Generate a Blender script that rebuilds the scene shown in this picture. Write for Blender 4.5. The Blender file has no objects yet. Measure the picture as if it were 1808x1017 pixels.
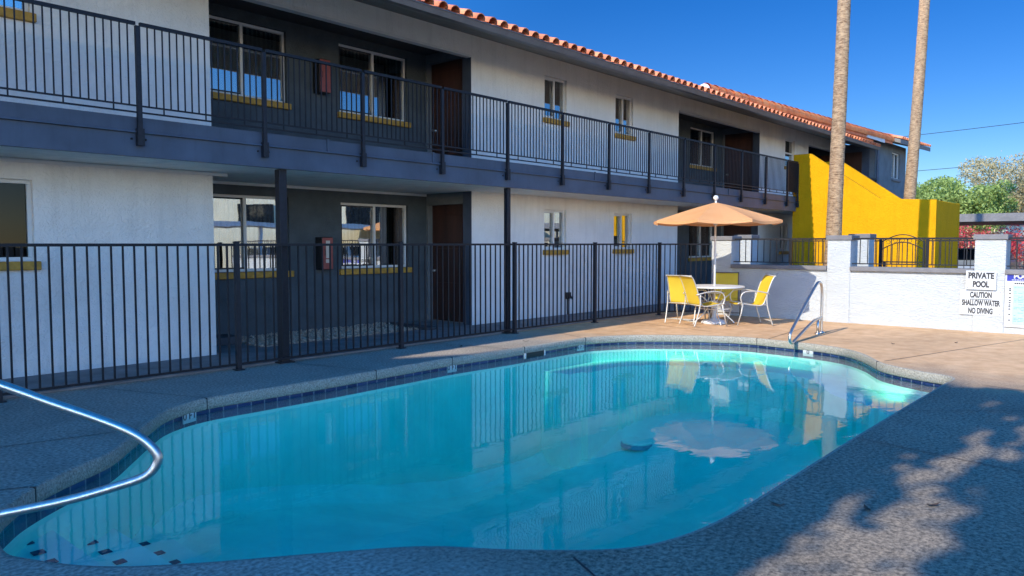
import bpy, bmesh, math, random
from mathutils import Vector, Matrix, noise
R = math.radians
rnd = random.Random(7)
sc = bpy.context.scene
COL = sc.collection

# ------------------------------------------------------------------ camera, sky, sun, exposure
YAW = 41.4625; PITCH = 3.3527
cam_d = bpy.data.cameras.new("camera"); cam = bpy.data.objects.new("camera", cam_d); COL.objects.link(cam)
cam.location = (0, 0, 1.55)
cam.rotation_euler = (R(90 - PITCH), 0, R(YAW - 90))
cam_d.sensor_width = 36; cam_d.lens = 1340 / 1808 * 36
cam_d.clip_start = 0.05; cam_d.clip_end = 2000
sc.camera = cam
SUN = Vector((1.0, -0.05, -0.70)).normalized()      # direction the light travels
sun_el = math.asin(-SUN.z)
w = bpy.data.worlds.new("World"); sc.world = w; w.use_nodes = True
nt = w.node_tree; nt.nodes.clear()
out = nt.nodes.new("ShaderNodeOutputWorld"); bg = nt.nodes.new("ShaderNodeBackground")
sky = nt.nodes.new("ShaderNodeTexSky"); sky.sky_type = 'NISHITA'; sky.sun_disc = False
sky.sun_elevation = sun_el
sky.sun_rotation = math.atan2(-SUN.x, -SUN.y)
sky.air_density = 1.0; sky.dust_density = 0.0; sky.ozone_density = 6.0; sky.altitude = 600
hs = nt.nodes.new("ShaderNodeHueSaturation"); hs.inputs['Saturation'].default_value = 1.3
hs.inputs['Hue'].default_value = 0.515
nt.links.new(sky.outputs[0], hs.inputs['Color'])
# sky scaled by direction: dimmed in view, boosted and warmed sunward to lift shade
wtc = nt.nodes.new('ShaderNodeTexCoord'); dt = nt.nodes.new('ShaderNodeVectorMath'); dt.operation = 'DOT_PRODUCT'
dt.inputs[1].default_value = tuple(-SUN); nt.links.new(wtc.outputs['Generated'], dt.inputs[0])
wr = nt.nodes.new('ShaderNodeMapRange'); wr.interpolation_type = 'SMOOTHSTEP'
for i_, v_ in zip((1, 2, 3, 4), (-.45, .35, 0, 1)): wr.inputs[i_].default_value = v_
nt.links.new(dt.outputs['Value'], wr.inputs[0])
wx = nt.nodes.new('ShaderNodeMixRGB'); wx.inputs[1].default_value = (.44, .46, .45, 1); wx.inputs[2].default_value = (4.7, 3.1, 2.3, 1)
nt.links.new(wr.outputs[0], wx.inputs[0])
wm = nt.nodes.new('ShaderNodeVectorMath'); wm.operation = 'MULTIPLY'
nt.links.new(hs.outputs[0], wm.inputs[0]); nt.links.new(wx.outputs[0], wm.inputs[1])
# zenith darker than the lower sky
wsx = nt.nodes.new('ShaderNodeSeparateXYZ'); nt.links.new(wtc.outputs['Generated'], wsx.inputs[0])
wz = nt.nodes.new('ShaderNodeMapRange'); nt.links.new(wsx.outputs['Z'], wz.inputs[0])
for i_, v_ in zip((1, 2, 3, 4), (.45, .95, 1.12, .52)): wz.inputs[i_].default_value = v_
wv = nt.nodes.new('ShaderNodeVectorMath'); wv.operation = 'SCALE'
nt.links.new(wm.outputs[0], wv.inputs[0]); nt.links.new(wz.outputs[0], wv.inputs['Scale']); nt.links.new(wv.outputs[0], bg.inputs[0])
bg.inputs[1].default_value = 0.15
nt.links.new(bg.outputs[0], out.inputs[0])
sd = bpy.data.lights.new("sun", 'SUN'); sd.energy = 3.5; sd.angle = R(0.5); sd.color = (1.0, 0.91, 0.77)
so = bpy.data.objects.new("sun", sd); COL.objects.link(so)
so.rotation_euler = (-SUN).to_track_quat('Z', 'Y').to_euler(); so.location = (-20, 0, 20)
sc.view_settings.view_transform = 'Standard'; sc.view_settings.look = 'None'
sc.view_settings.exposure = 0.80; sc.view_settings.gamma = 1
sc.render.engine = 'CYCLES'
sc.cycles.use_denoising = True
sc.cycles.max_bounces = 10; sc.cycles.diffuse_bounces = 5; sc.cycles.glossy_bounces = 5
sc.cycles.transparent_max_bounces = 16; sc.cycles.transmission_bounces = 6
sc.cycles.caustics_reflective = False; sc.cycles.caustics_refractive = False
sc.cycles.sample_clamp_indirect = 6

# ------------------------------------------------------------------ materials
def new_mat(name):
    m = bpy.data.materials.new(name); m.use_nodes = True
    t = m.node_tree; b = t.nodes['Principled BSDF']
    return m, t, b
def N(t, typ, **kw):
    n = t.nodes.new(typ)
    for k, v in kw.items():
        if k in n.inputs: n.inputs[k].default_value = v
        else: setattr(n, k, v)
    return n
def mat(name, col, rough=.6, metal=0, var=.12, vs=6., bump=0., bs=80., spec=.5, col2=None, dist=0., detail=4, stretch=(1, 1, 1), streak=0):
    m, t, b = new_mat(name)
    tc = N(t, 'ShaderNodeTexCoord'); mp = N(t, 'ShaderNodeMapping'); mp.inputs['Scale'].default_value = stretch
    t.links.new(tc.outputs['Object'], mp.inputs[0])
    n = N(t, 'ShaderNodeTexNoise'); n.inputs['Scale'].default_value = vs; n.inputs['Detail'].default_value = detail
    n.inputs['Roughness'].default_value = .65
    t.links.new(mp.outputs[0], n.inputs['Vector'])
    cr = N(t, 'ShaderNodeValToRGB')
    c2 = col2 or tuple(max(0, c * (1 - 2 * var)) for c in col)
    cr.color_ramp.elements[0].color = (*c2, 1); cr.color_ramp.elements[0].position = .32
    cr.color_ramp.elements[1].color = (*[min(1, c * (1 + (var if not col2 else 0))) for c in col], 1); cr.color_ramp.elements[1].position = .68
    t.links.new(n.outputs[0], cr.inputs[0]); t.links.new(cr.outputs[0], b.inputs['Base Color'])
    if streak:      # rain streaks and grime: stretched noise, stronger low down on the wall
        ms = N(t, 'ShaderNodeMapping'); ms.inputs['Scale'].default_value = (5, 5, .45); t.links.new(tc.outputs['Object'], ms.inputs[0])
        ns = N(t, 'ShaderNodeTexNoise', Scale=1.6, Detail=6., Roughness=.7); t.links.new(ms.outputs[0], ns.inputs['Vector'])
        sx = N(t, 'ShaderNodeSeparateXYZ'); t.links.new(tc.outputs['Object'], sx.inputs[0])
        lo = N(t, 'ShaderNodeMapRange'); t.links.new(sx.outputs['Z'], lo.inputs[0])
        for i_, v_ in zip((1, 2, 3, 4), (0, .35, .16, 0)): lo.inputs[i_].default_value = v_
        ad = N(t, 'ShaderNodeMath', operation='ADD'); t.links.new(ns.outputs[0], ad.inputs[0]); t.links.new(lo.outputs[0], ad.inputs[1])
        rr = N(t, 'ShaderNodeMapRange'); t.links.new(ad.outputs[0], rr.inputs[0])
        for i_, v_ in zip((1, 2, 3, 4), (.50, .78, 1, 1 - streak)): rr.inputs[i_].default_value = v_
        mm_ = N(t, 'ShaderNodeMixRGB', blend_type='MULTIPLY'); mm_.inputs[0].default_value = 1
        t.links.new(cr.outputs[0], mm_.inputs[1]); t.links.new(rr.outputs[0], mm_.inputs[2]); t.links.new(mm_.outputs[0], b.inputs['Base Color'])
    b.inputs['Roughness'].default_value = rough; b.inputs['Metallic'].default_value = metal
    b.inputs['Specular IOR Level'].default_value = spec
    if bump:
        n2 = N(t, 'ShaderNodeTexNoise'); n2.inputs['Scale'].default_value = bs; n2.inputs['Detail'].default_value = 3
        n2.inputs['Distortion'].default_value = dist
        t.links.new(mp.outputs[0], n2.inputs['Vector'])
        bp = N(t, 'ShaderNodeBump'); bp.inputs['Strength'].default_value = bump; bp.inputs['Distance'].default_value = .02 if bump > .5 else .01
        t.links.new(n2.outputs[0], bp.inputs['Height']); t.links.new(bp.outputs[0], b.inputs['Normal'])
    return m
M = {}
M['white_stucco'] = mat('white_stucco', (.78, .77, .735), .85, var=.055, vs=.8, bump=1., bs=17, spec=.2, dist=1.6, streak=.13)
M['white_block'] = mat('white_block', (.46, .48, .47), .75, var=.03, vs=2, bump=1., bs=14, spec=.3, dist=.8, stretch=(1, 1, 3.2))
M['slate_stucco'] = mat('slate_stucco', (.082, .102, .115), .85, var=.12, vs=2.5, bump=.9, bs=34, spec=.2, dist=1.2)
M['grey_stucco'] = mat('grey_stucco', (.17, .19, .20), .85, var=.10, vs=2.0, bump=.8, bs=30, spec=.2, dist=1.)
M['slate_paint'] = mat('slate_paint', (.058, .078, .112), .5, var=.14, vs=1.5, bump=.1, bs=20, streak=.25)
M['yellow_stucco'] = mat('yellow_stucco', (.66, .32, .006), .8, var=.05, vs=1.4, bump=1., bs=16, spec=.06, dist=1.2, streak=.10)
M['mustard'] = mat('mustard', (.50, .27, .04), .7, var=.18, vs=9, bump=.4, bs=60)
M['grey_trim'] = mat('grey_trim', (.17, .165, .165), .7, var=.1, vs=5, bump=.3, bs=40)
M['white_trim'] = mat('white_trim', (.66, .66, .64), .55, var=.04, vs=5)
M['soffit'] = mat('soffit', (.20, .19, .165), .75, var=.12, vs=3, bump=.3, bs=40)
M['gutter'] = mat('gutter', (.13, .12, .115), .4, var=.12, vs=4)
M['ceil_white'] = mat('ceil_white', (.78, .78, .72), .8, var=.06, vs=4, bump=.2, bs=30)
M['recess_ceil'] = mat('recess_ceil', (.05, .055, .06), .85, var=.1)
M['door'] = mat('door', (.055, .021, .014), .55, var=.25, vs=3, stretch=(1, 1, .12), bump=.2, bs=30)
M['black_iron'] = mat('black_iron', (.012, .012, .015), .5, spec=.3, var=.2, vs=30, bump=.1, bs=120)
M['bronze_iron'] = mat('bronze_iron', (.018, .018, .022), .5, spec=.3, var=.2, vs=20, bump=.1, bs=120)
M['steel'] = mat('steel', (.62, .60, .56), .36, metal=1, var=.08, vs=40)
M['chair_frame'] = mat('chair_frame', (.52, .49, .42), .4, metal=.3, var=.06)
M['dark_frame'] = mat('dark_frame', (.16, .13, .10), .45, metal=.3, var=.06)
M['table_white'] = mat('table_white', (.66, .66, .63), .4, var=.04)
M['red_box'] = mat('red_box', (.27, .06, .05), .4, var=.12, vs=8)
M['black_plastic'] = mat('black_plastic', (.015, .015, .017), .5)
M['sign_white'] = mat('sign_white', (.56, .57, .55), .45, var=.03, vs=8)
M['sign_black'] = mat('sign_black', (.03, .03, .035), .5)
M['sign_blue'] = mat('sign_blue', (.02, .03, .28), .4)
M['sign_mint'] = mat('sign_mint', (.38, .52, .52), .45, var=.03)
M['sign_teal'] = mat('sign_teal', (.22, .38, .42), .5)
M['gravel'] = mat('gravel', (.42, .33, .25), .85, var=.4, vs=25)
M['asphalt'] = mat('asphalt', (.16, .155, .15), .9, var=.2, vs=8, bump=.4, bs=120)
M['walkway'] = mat('walkway', (.20, .19, .185), .85, var=.15, vs=3, bump=.3, bs=90)
M['curb_paint'] = mat('curb_paint', (.05, .055, .062), .75, var=.1)
M['cream'] = mat('cream', (.78, .70, .48), .85, var=.06, vs=1, bump=.4, bs=20)
M['tyre'] = mat('tyre', (.02, .02, .02), .8)
M['leaf_dry'] = mat('leaf_dry', (.09, .05, .03), .8, var=.3)
M['bark'] = mat('bark', (.14, .10, .07), .9, var=.3, vs=10, bump=.6, bs=40)
M['blinds'] = mat('blinds', (.58, .62, .56), .8, var=.1, vs=3)
M['room'] = mat('room', (.03, .03, .03), .9)
M['black_tile'] = mat('step_mark', (.01, .02, .09), .4)
M['car_silver'] = mat('car_silver', (.45, .52, .60), .3, metal=.4, var=.03)
M['car_dark'] = mat('car_dark', (.03, .06, .12), .25, var=.03)
M['car_white'] = mat('car_white', (.75, .76, .78), .3, var=.02)
M['umbrella_vent'] = None

def leafy(name, c1, c2, trans=.25, sc_=3.):
    m, t, b = new_mat(name)
    g = N(t, 'ShaderNodeNewGeometry'); tc = N(t, 'ShaderNodeTexCoord')
    n = N(t, 'ShaderNodeTexNoise'); n.inputs['Scale'].default_value = sc_
    t.links.new(tc.outputs['Object'], n.inputs['Vector'])
    mx = N(t, 'ShaderNodeMath', operation='ADD'); t.links.new(n.outputs[0], mx.inputs[0])
    mm = N(t, 'ShaderNodeMath', operation='MULTIPLY'); t.links.new(g.outputs['Random Per Island'], mm.inputs[0]); mm.inputs[1].default_value = .5
    t.links.new(mm.outputs[0], mx.inputs[1])
    cr = N(t, 'ShaderNodeValToRGB'); cr.color_ramp.elements[0].color = (*c1, 1); cr.color_ramp.elements[1].color = (*c2, 1)
    cr.color_ramp.elements[0].position = .4; cr.color_ramp.elements[1].position = 1.0
    t.links.new(mx.outputs[0], cr.inputs[0]); t.links.new(cr.outputs[0], b.inputs['Base Color'])
    b.inputs['Roughness'].default_value = .6
    tr = N(t, 'ShaderNodeBsdfTranslucent'); t.links.new(cr.outputs[0], tr.inputs[0])
    mix = N(t, 'ShaderNodeMixShader'); mix.inputs[0].default_value = trans
    t.links.new(b.outputs[0], mix.inputs[1]); t.links.new(tr.outputs[0], mix.inputs[2])
    t.links.new(mix.outputs[0], t.nodes['Material Output'].inputs[0])
    return m
M['leaf_green'] = leafy('leaf_green', (.12, .20, .035), (.36, .46, .12))
M['leaf_brown'] = leafy('leaf_brown', (.24, .22, .09), (.52, .42, .22))
M['leaf_pink'] = leafy('leaf_pink', (.45, .30, .28), (.62, .42, .38))
M['leaf_red'] = leafy('leaf_red', (.40, .20, .09), (.72, .04, .10), sc_=1.2)
M['leaf_dark'] = leafy('leaf_dark', (.05, .07, .02), (.10, .13, .04), .05)
M['frond'] = leafy('frond', (.05, .08, .02), (.10, .14, .04))
M['sling'] = leafy('sling_yellow', (.78, .56, .035), (.86, .66, .06), .30)
M['canopy'] = leafy('canopy_orange', (.80, .36, .13), (.84, .43, .18), .30)

def deck_mat():
    m, t, b = new_mat('deck_concrete')
    tc = N(t, 'ShaderNodeTexCoord')
    # painted tan at the far side, greyer exposed aggregate near the camera (worn paint boundary wanders)
    sep = N(t, 'ShaderNodeSeparateXYZ'); t.links.new(tc.outputs['Object'], sep.inputs[0])
    big = N(t, 'ShaderNodeTexNoise', Scale=1.1, Detail=5.); t.links.new(tc.outputs['Object'], big.inputs['Vector'])
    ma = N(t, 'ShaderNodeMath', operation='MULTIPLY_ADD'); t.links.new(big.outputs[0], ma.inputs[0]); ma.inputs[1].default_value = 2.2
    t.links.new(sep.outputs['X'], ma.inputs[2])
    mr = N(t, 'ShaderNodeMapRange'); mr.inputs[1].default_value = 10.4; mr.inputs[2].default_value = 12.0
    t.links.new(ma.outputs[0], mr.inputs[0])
    fine = N(t, 'ShaderNodeTexNoise', Scale=34., Detail=9., Roughness=.8); t.links.new(tc.outputs['Object'], fine.inputs['Vector'])
    r1 = N(t, 'ShaderNodeValToRGB')
    e = r1.color_ramp.elements
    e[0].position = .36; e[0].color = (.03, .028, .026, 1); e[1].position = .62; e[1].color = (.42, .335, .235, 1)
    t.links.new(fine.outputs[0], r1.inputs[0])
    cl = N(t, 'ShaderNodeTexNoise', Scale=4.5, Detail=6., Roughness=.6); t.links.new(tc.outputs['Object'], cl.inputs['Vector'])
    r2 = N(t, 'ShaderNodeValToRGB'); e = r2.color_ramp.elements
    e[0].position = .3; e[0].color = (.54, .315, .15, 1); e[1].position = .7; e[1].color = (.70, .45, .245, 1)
    t.links.new(cl.outputs[0], r2.inputs[0])
    # smooth grey concrete on the strip by the fence
    gy = N(t, 'ShaderNodeMapRange'); gy.inputs[1].default_value = 6.2; gy.inputs[2].default_value = 6.8
    t.links.new(sep.outputs['Y'], gy.inputs[0])
    gx = N(t, 'ShaderNodeMapRange'); gx.inputs[1].default_value = 2.9; gx.inputs[2].default_value = 2.2
    t.links.new(sep.outputs['X'], gx.inputs[0])
    mxx = N(t, 'ShaderNodeMath', operation='MAXIMUM'); t.links.new(gy.outputs[0], mxx.inputs[0]); t.links.new(gx.outputs[0], mxx.inputs[1])
    f2 = N(t, 'ShaderNodeTexNoise', Scale=40., Detail=5.); t.links.new(tc.outputs['Object'], f2.inputs['Vector'])
    r3 = N(t, 'ShaderNodeValToRGB'); e = r3.color_ramp.elements
    e[0].position = .35; e[0].color = (.20, .175, .145, 1); e[1].position = .65; e[1].color = (.46, .40, .32, 1)
    t.links.new(f2.outputs[0], r3.inputs[0])
    ms = N(t, 'ShaderNodeMixRGB'); t.links.new(mxx.outputs[0], ms.inputs[0]); t.links.new(r1.outputs[0], ms.inputs[1]); t.links.new(r3.outputs[0], ms.inputs[2])
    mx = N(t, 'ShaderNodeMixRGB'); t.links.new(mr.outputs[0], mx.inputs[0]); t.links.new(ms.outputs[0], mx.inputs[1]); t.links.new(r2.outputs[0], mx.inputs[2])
    st = N(t, 'ShaderNodeTexNoise', Scale=.8, Detail=7., Roughness=.7, Distortion=.8); t.links.new(tc.outputs['Object'], st.inputs['Vector'])
    sr = N(t, 'ShaderNodeMapRange'); sr.inputs[1].default_value = .3; sr.inputs[2].default_value = .7; sr.inputs[3].default_value = .78; sr.inputs[4].default_value = 1.12
    t.links.new(st.outputs[0], sr.inputs[0])
    mu = N(t, 'ShaderNodeMixRGB', blend_type='MULTIPLY'); mu.inputs[0].default_value = 1
    t.links.new(mx.outputs[0], mu.inputs[1]); t.links.new(sr.outputs[0], mu.inputs[2])
    t.links.new(mu.outputs[0], b.inputs['Base Color'])
    b.inputs['Roughness'].default_value = .8; b.inputs['Specular IOR Level'].default_value = .3
    bp = N(t, 'ShaderNodeBump', Strength=.45, Distance=.006); t.links.new(fine.outputs[0], bp.inputs['Height']); t.links.new(bp.outputs[0], b.inputs['Normal'])
    return m
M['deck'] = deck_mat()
M['coping'] = mat('coping', (.38, .355, .28), .85, var=.3, vs=60, bump=.6, bs=110, detail=6)

def tile_mat():
    m, t, b = new_mat('waterline_tile')
    uv = N(t, 'ShaderNodeUVMap')
    br = N(t, 'ShaderNodeTexBrick'); br.offset = 0; br.inputs['Scale'].default_value = 1.0
    br.inputs['Brick Width'].default_value = .155; br.inputs['Row Height'].default_value = .5
    br.inputs['Mortar Size'].default_value = .007
    br.inputs['Color1'].default_value = (.012, .022, .075, 1); br.inputs['Color2'].default_value = (.03, .05, .13, 1)
    br.inputs['Mortar'].default_value = (.16, .18, .22, 1)
    t.links.new(uv.outputs[0], br.inputs[0]); t.links.new(br.outputs[0], b.inputs['Base Color'])
    b.inputs['Roughness'].default_value = .25
    return m
M['tile'] = tile_mat()
M['plaster'] = mat('pool_plaster', (.60, .93, .72), .8, var=.06, vs=1.5, bump=.1, bs=8)

def water_mat():
    m, t, b = new_mat('pool_water')
    t.nodes.remove(b)
    o = t.nodes['Material Output']
    tr = N(t, 'ShaderNodeBsdfTransparent'); tr.inputs[0].default_value = (.97, 1, 1, 1)
    gl = N(t, 'ShaderNodeBsdfGlossy'); gl.inputs['Roughness'].default_value = .0
    fr = N(t, 'ShaderNodeFresnel'); fr.inputs['IOR'].default_value = 1.36
    tc = N(t, 'ShaderNodeTexCoord'); mp = N(t, 'ShaderNodeMapping'); mp.inputs['Scale'].default_value = (1.6, 2.6, 1)
    mp.inputs['Rotation'].default_value = (0, 0, R(25))
    t.links.new(tc.outputs['Object'], mp.inputs[0])
    n = N(t, 'ShaderNodeTexNoise', Scale=2.3, Detail=2.5, Distortion=.6); t.links.new(mp.outputs[0], n.inputs['Vector'])
    bp = N(t, 'ShaderNodeBump', Strength=.035, Distance=.03); t.links.new(n.outputs[0], bp.inputs['Height'])
    t.links.new(bp.outputs[0], gl.inputs['Normal']); t.links.new(bp.outputs[0], fr.inputs['Normal'])
    gm = N(t, 'ShaderNodeNewGeometry'); ff = N(t, 'ShaderNodeMath', operation='MULTIPLY'); inv = N(t, 'ShaderNodeMath', operation='SUBTRACT'); inv.inputs[0].default_value = 1
    t.links.new(gm.outputs['Backfacing'], inv.inputs[1]); t.links.new(inv.outputs[0], ff.inputs[1]); t.links.new(fr.outputs[0], ff.inputs[0])
    mix = N(t, 'ShaderNodeMixShader'); t.links.new(ff.outputs[0], mix.inputs[0]); t.links.new(tr.outputs[0], mix.inputs[1]); t.links.new(gl.outputs[0], mix.inputs[2])
    t.links.new(mix.outputs[0], o.inputs['Surface'])
    va = N(t, 'ShaderNodeVolumeAbsorption'); va.inputs['Color'].default_value = (.0, .97, .94, 1); va.inputs['Density'].default_value = .62
    t.links.new(va.outputs[0], o.inputs['Volume'])
    return m
M['water'] = water_mat()

def glass_mat(name, refl=.55, tint=(.75, .8, .78)):
    m, t, b = new_mat(name); t.nodes.remove(b)
    o = t.nodes['Material Output']
    tr = N(t, 'ShaderNodeBsdfTransparent'); tr.inputs[0].default_value = (*tint, 1)
    gl = N(t, 'ShaderNodeBsdfGlossy'); gl.inputs['Roughness'].default_value = .01
    tc = N(t, 'ShaderNodeTexCoord'); n = N(t, 'ShaderNodeTexNoise', Scale=1.3); t.links.new(tc.outputs['Object'], n.inputs['Vector'])
    bp = N(t, 'ShaderNodeBump', Strength=.05, Distance=.02); t.links.new(n.outputs[0], bp.inputs['Height']); t.links.new(bp.outputs[0], gl.inputs['Normal'])
    mix = N(t, 'ShaderNodeMixShader'); mix.inputs[0].default_value = refl
    t.links.new(tr.outputs[0], mix.inputs[1]); t.links.new(gl.outputs[0], mix.inputs[2]); t.links.new(mix.outputs[0], o.inputs['Surface'])
    return m
M['glass'] = glass_mat('window_glass')
M['dark_glass'] = glass_mat('screened_glass', .03, (.3, .4, .4))
M['car_glass'] = mat('car_glass', (.01, .015, .02), .05)

def rooftile():
    m, t, b = new_mat('clay_tile')
    g = N(t, 'ShaderNodeNewGeometry'); tc = N(t, 'ShaderNodeTexCoord')
    n = N(t, 'ShaderNodeTexNoise', Scale=7., Detail=5.); t.links.new(tc.outputs['Object'], n.inputs['Vector'])
    a = N(t, 'ShaderNodeMath', operation='MULTIPLY_ADD'); t.links.new(g.outputs['Random Per Island'], a.inputs[0]); a.inputs[1].default_value = .45
    t.links.new(n.outputs[0], a.inputs[2])
    cr = N(t, 'ShaderNodeValToRGB'); e = cr.color_ramp.elements
    e[0].position = .35; e[0].color = (.46, .12, .05, 1); e[1].position = .95; e[1].color = (.88, .31, .14, 1)
    t.links.new(a.outputs[0], cr.inputs[0]); t.links.new(cr.outputs[0], b.inputs['Base Color']); b.inputs['Roughness'].default_value = .8
    bp = N(t, 'ShaderNodeBump', Strength=.3, Distance=.005); t.links.new(n.outputs[0], bp.inputs['Height']); t.links.new(bp.outputs[0], b.inputs['Normal'])
    return m
M['clay'] = rooftile()
M['clay_orange'] = leafy('clay_orange', (.70, .17, .045), (.95, .32, .09), 0., 5.)
def palm_bark():
    m, t, b = new_mat('palm_bark')
    tc = N(t, 'ShaderNodeTexCoord')
    mp = N(t, 'ShaderNodeMapping'); mp.inputs['Scale'].default_value = (1, 1, 3.5); t.links.new(tc.outputs['Object'], mp.inputs[0])
    n = N(t, 'ShaderNodeTexNoise', Scale=9., Detail=7., Roughness=.75, Distortion=.5); t.links.new(mp.outputs[0], n.inputs['Vector'])
    cr = N(t, 'ShaderNodeValToRGB'); e = cr.color_ramp.elements
    e[0].position = .36; e[0].color = (.15, .075, .035, 1); e[1].position = .60; e[1].color = (.56, .38, .21, 1)
    t.links.new(n.outputs[0], cr.inputs[0]); t.links.new(cr.outputs[0], b.inputs['Base Color']); b.inputs['Roughness'].default_value = .9
    n3 = N(t, 'ShaderNodeTexNoise', Scale=30., Detail=4.); t.links.new(mp.outputs[0], n3.inputs['Vector'])
    bp = N(t, 'ShaderNodeBump', Strength=1., Distance=.03); t.links.new(n3.outputs[0], bp.inputs['Height']); t.links.new(bp.outputs[0], b.inputs['Normal'])
    return m
M['palm_bark'] = palm_bark()

# ------------------------------------------------------------------ mesh helpers
class MB:
    def __init__(s): s.bm = bmesh.new()
    def box(s, x0, x1, y0, y1, z0, z1):
        v = [s.bm.verts.new(p) for p in ((x0,y0,z0),(x1,y0,z0),(x1,y1,z0),(x0,y1,z0),(x0,y0,z1),(x1,y0,z1),(x1,y1,z1),(x0,y1,z1))]
        for f in ((0,3,2,1),(4,5,6,7),(0,1,5,4),(1,2,6,5),(2,3,7,6),(3,0,4,7)): s.bm.faces.new([v[i] for i in f])
        return s
    def obox(s, c, u, v, w_):        # box from centre and three half-axis vectors
        c, u, v, w_ = map(Vector, (c, u, v, w_)); vs = []
        for k in (-1, 1):
            for a_, b_ in ((-1,-1),(1,-1),(1,1),(-1,1)): vs.append(s.bm.verts.new(c + u*a_ + v*b_ + w_*k))
        for f in ((0,3,2,1),(4,5,6,7),(0,1,5,4),(1,2,6,5),(2,3,7,6),(3,0,4,7)): s.bm.faces.new([vs[i] for i in f])
        return s
    def face(s, pts):
        s.bm.faces.new([s.bm.verts.new(p) for p in pts]); return s
    def prism(s, pts, off):          # planar polygon extruded by vector
        off = Vector(off); a_ = [s.bm.verts.new(p) for p in pts]; b_ = [s.bm.verts.new(Vector(p) + off) for p in pts]
        s.bm.faces.new(a_[::-1]); s.bm.faces.new(b_); n = len(pts)
        for i in range(n): s.bm.faces.new((a_[i], a_[(i+1)%n], b_[(i+1)%n], b_[i]))
        return s
    def tube(s, pts, r, n=8, cap=True):
        pts = [Vector(p) for p in pts]; rs = r if isinstance(r, (list, tuple)) else [r] * len(pts)
        rings = []; up = None
        for i, p in enumerate(pts):
            d = (pts[min(i+1, len(pts)-1)] - pts[max(i-1, 0)]).normalized()
            if up is None:
                up = Vector((0, 0, 1)) if abs(d.z) < .9 else Vector((1, 0, 0))
            sx = d.cross(up).normalized(); up = sx.cross(d).normalized()
            rings.append([s.bm.verts.new(p + (sx*math.cos(a_) + up*math.sin(a_)) * rs[i]) for a_ in [2*math.pi*k/n for k in range(n)]])
        for a_, b_ in zip(rings, rings[1:]):
            for k in range(n): s.bm.faces.new((a_[k], a_[(k+1)%n], b_[(k+1)%n], b_[k]))
        if cap: s.bm.faces.new(rings[0][::-1]); s.bm.faces.new(rings[-1])
        return s
    def lathe(s, c, prof, n=24):     # prof: (r, z)
        rings = []
        for r_, z in prof:
            rings.append([s.bm.verts.new((c[0] + r_*math.cos(2*math.pi*k/n), c[1] + r_*math.sin(2*math.pi*k/n), c[2] + z)) for k in range(n)])
        for a_, b_ in zip(rings, rings[1:]):
            for k in range(n): s.bm.faces.new((a_[k], a_[(k+1)%n], b_[(k+1)%n], b_[k]))
        s.bm.faces.new(rings[0][::-1]); s.bm.faces.new(rings[-1]); return s
    def build(s, name, m, parent=None, smooth=False, bevel=0, loc=None):
        bmesh.ops.recalc_face_normals(s.bm, faces=s.bm.faces)
        me = bpy.data.meshes.new(name); s.bm.to_mesh(me); s.bm.free()
        if loc is not None: me.transform(Matrix.Translation(-Vector(loc)))
        me.materials.append(M[m] if isinstance(m, str) else m)
        if smooth:
            for p in me.polygons: p.use_smooth = True
        o = bpy.data.objects.new(name, me); COL.objects.link(o)
        if loc is not None: o.location = loc
        if parent:
            o.parent = parent
            if loc is None:
                o.matrix_parent_inverse = Matrix.Identity(4); o.location = -root_loc(parent)
        if bevel:
            md = o.modifiers.new('bevel', 'BEVEL'); md.width = bevel; md.segments = 2; md.limit_method = 'ANGLE'
        return o
def root_loc(p):                      # world offset of a (translation only) parent chain
    v = Vector((0, 0, 0))
    while p: v += p.location; p = p.parent
    return v
def tag(o, label=None, cat=None, group=None, kind=None):
    if label: o['label'] = label
    if cat: o['category'] = cat
    if group: o['group'] = group
    if kind: o['kind'] = kind
    return o
def empty(name, loc, label, cat, group=None, rz=0):
    o = bpy.data.objects.new(name, None); COL.objects.link(o); o.location = loc; o.rotation_euler = (0, 0, rz)
    o.empty_display_size = .2
    return tag(o, label, cat, group)
def local(mb, name, m, parent, **kw):  # mesh coordinates already local to the parent's frame
    o = mb.build(name, m, None, **kw); o.parent = parent; return o
def copy_tree(o, parent=None):
    c = o.copy(); COL.objects.link(c); c.parent = parent
    for ch in list(o.children): copy_tree(ch, c)
    return c
def smooth_path(pts, k=8, closed=False):
    pts = [Vector(p) for p in pts]; n = len(pts); res = []
    rng = range(n if closed else n - 1)
    for i in rng:
        if closed: p0, p1, p2, p3 = pts[(i-1)%n], pts[i], pts[(i+1)%n], pts[(i+2)%n]
        else: p0, p1, p2, p3 = pts[max(i-1,0)], pts[i], pts[i+1], pts[min(i+2,n-1)]
        for j in range(k):
            t = j / k
            res.append(.5*((2*p1)+(p2-p0)*t+(2*p0-5*p1+4*p2-p3)*t*t+(3*p1-p0-3*p2+p3)*t**3))
    if not closed: res.append(pts[-1])
    return res

# ------------------------------------------------------------------ pool outline (deck edge, z = 0)
OUT = [(1.12,4.45),(1.17,4.22),(1.37,3.86),(1.68,3.56),(2.16,3.20),(2.57,2.87),(2.84,2.50),(3.21,2.10),(3.58,1.95),(4.12,1.90),(5.05,1.91),(6.23,1.93),
       (7.92,1.94),(9.3,1.94),(9.92,1.97),(10.15,2.39),(10.49,2.88),(11.15,3.30),(11.58,3.70),(11.80,4.20),(11.88,4.80),(11.90,5.45),(11.55,6.20),
       (10.95,6.92),(10.40,7.24),(10.0,7.33),(9.0,7.34),(8.02,7.36),(7.15,7.40),(6.2,7.36),(5.2,7.31),(4.29,7.30),(3.62,7.28),(3.16,7.08),(2.81,6.69),
       (2.55,6.36),(2.20,5.93),(1.82,5.65),(1.55,5.42),(1.38,5.22),(1.20,4.90)]
outline = [v.to_2d() for v in smooth_path([(x, y, 0) for x, y in OUT], 5, True)]
NO = len(outline)
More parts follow.
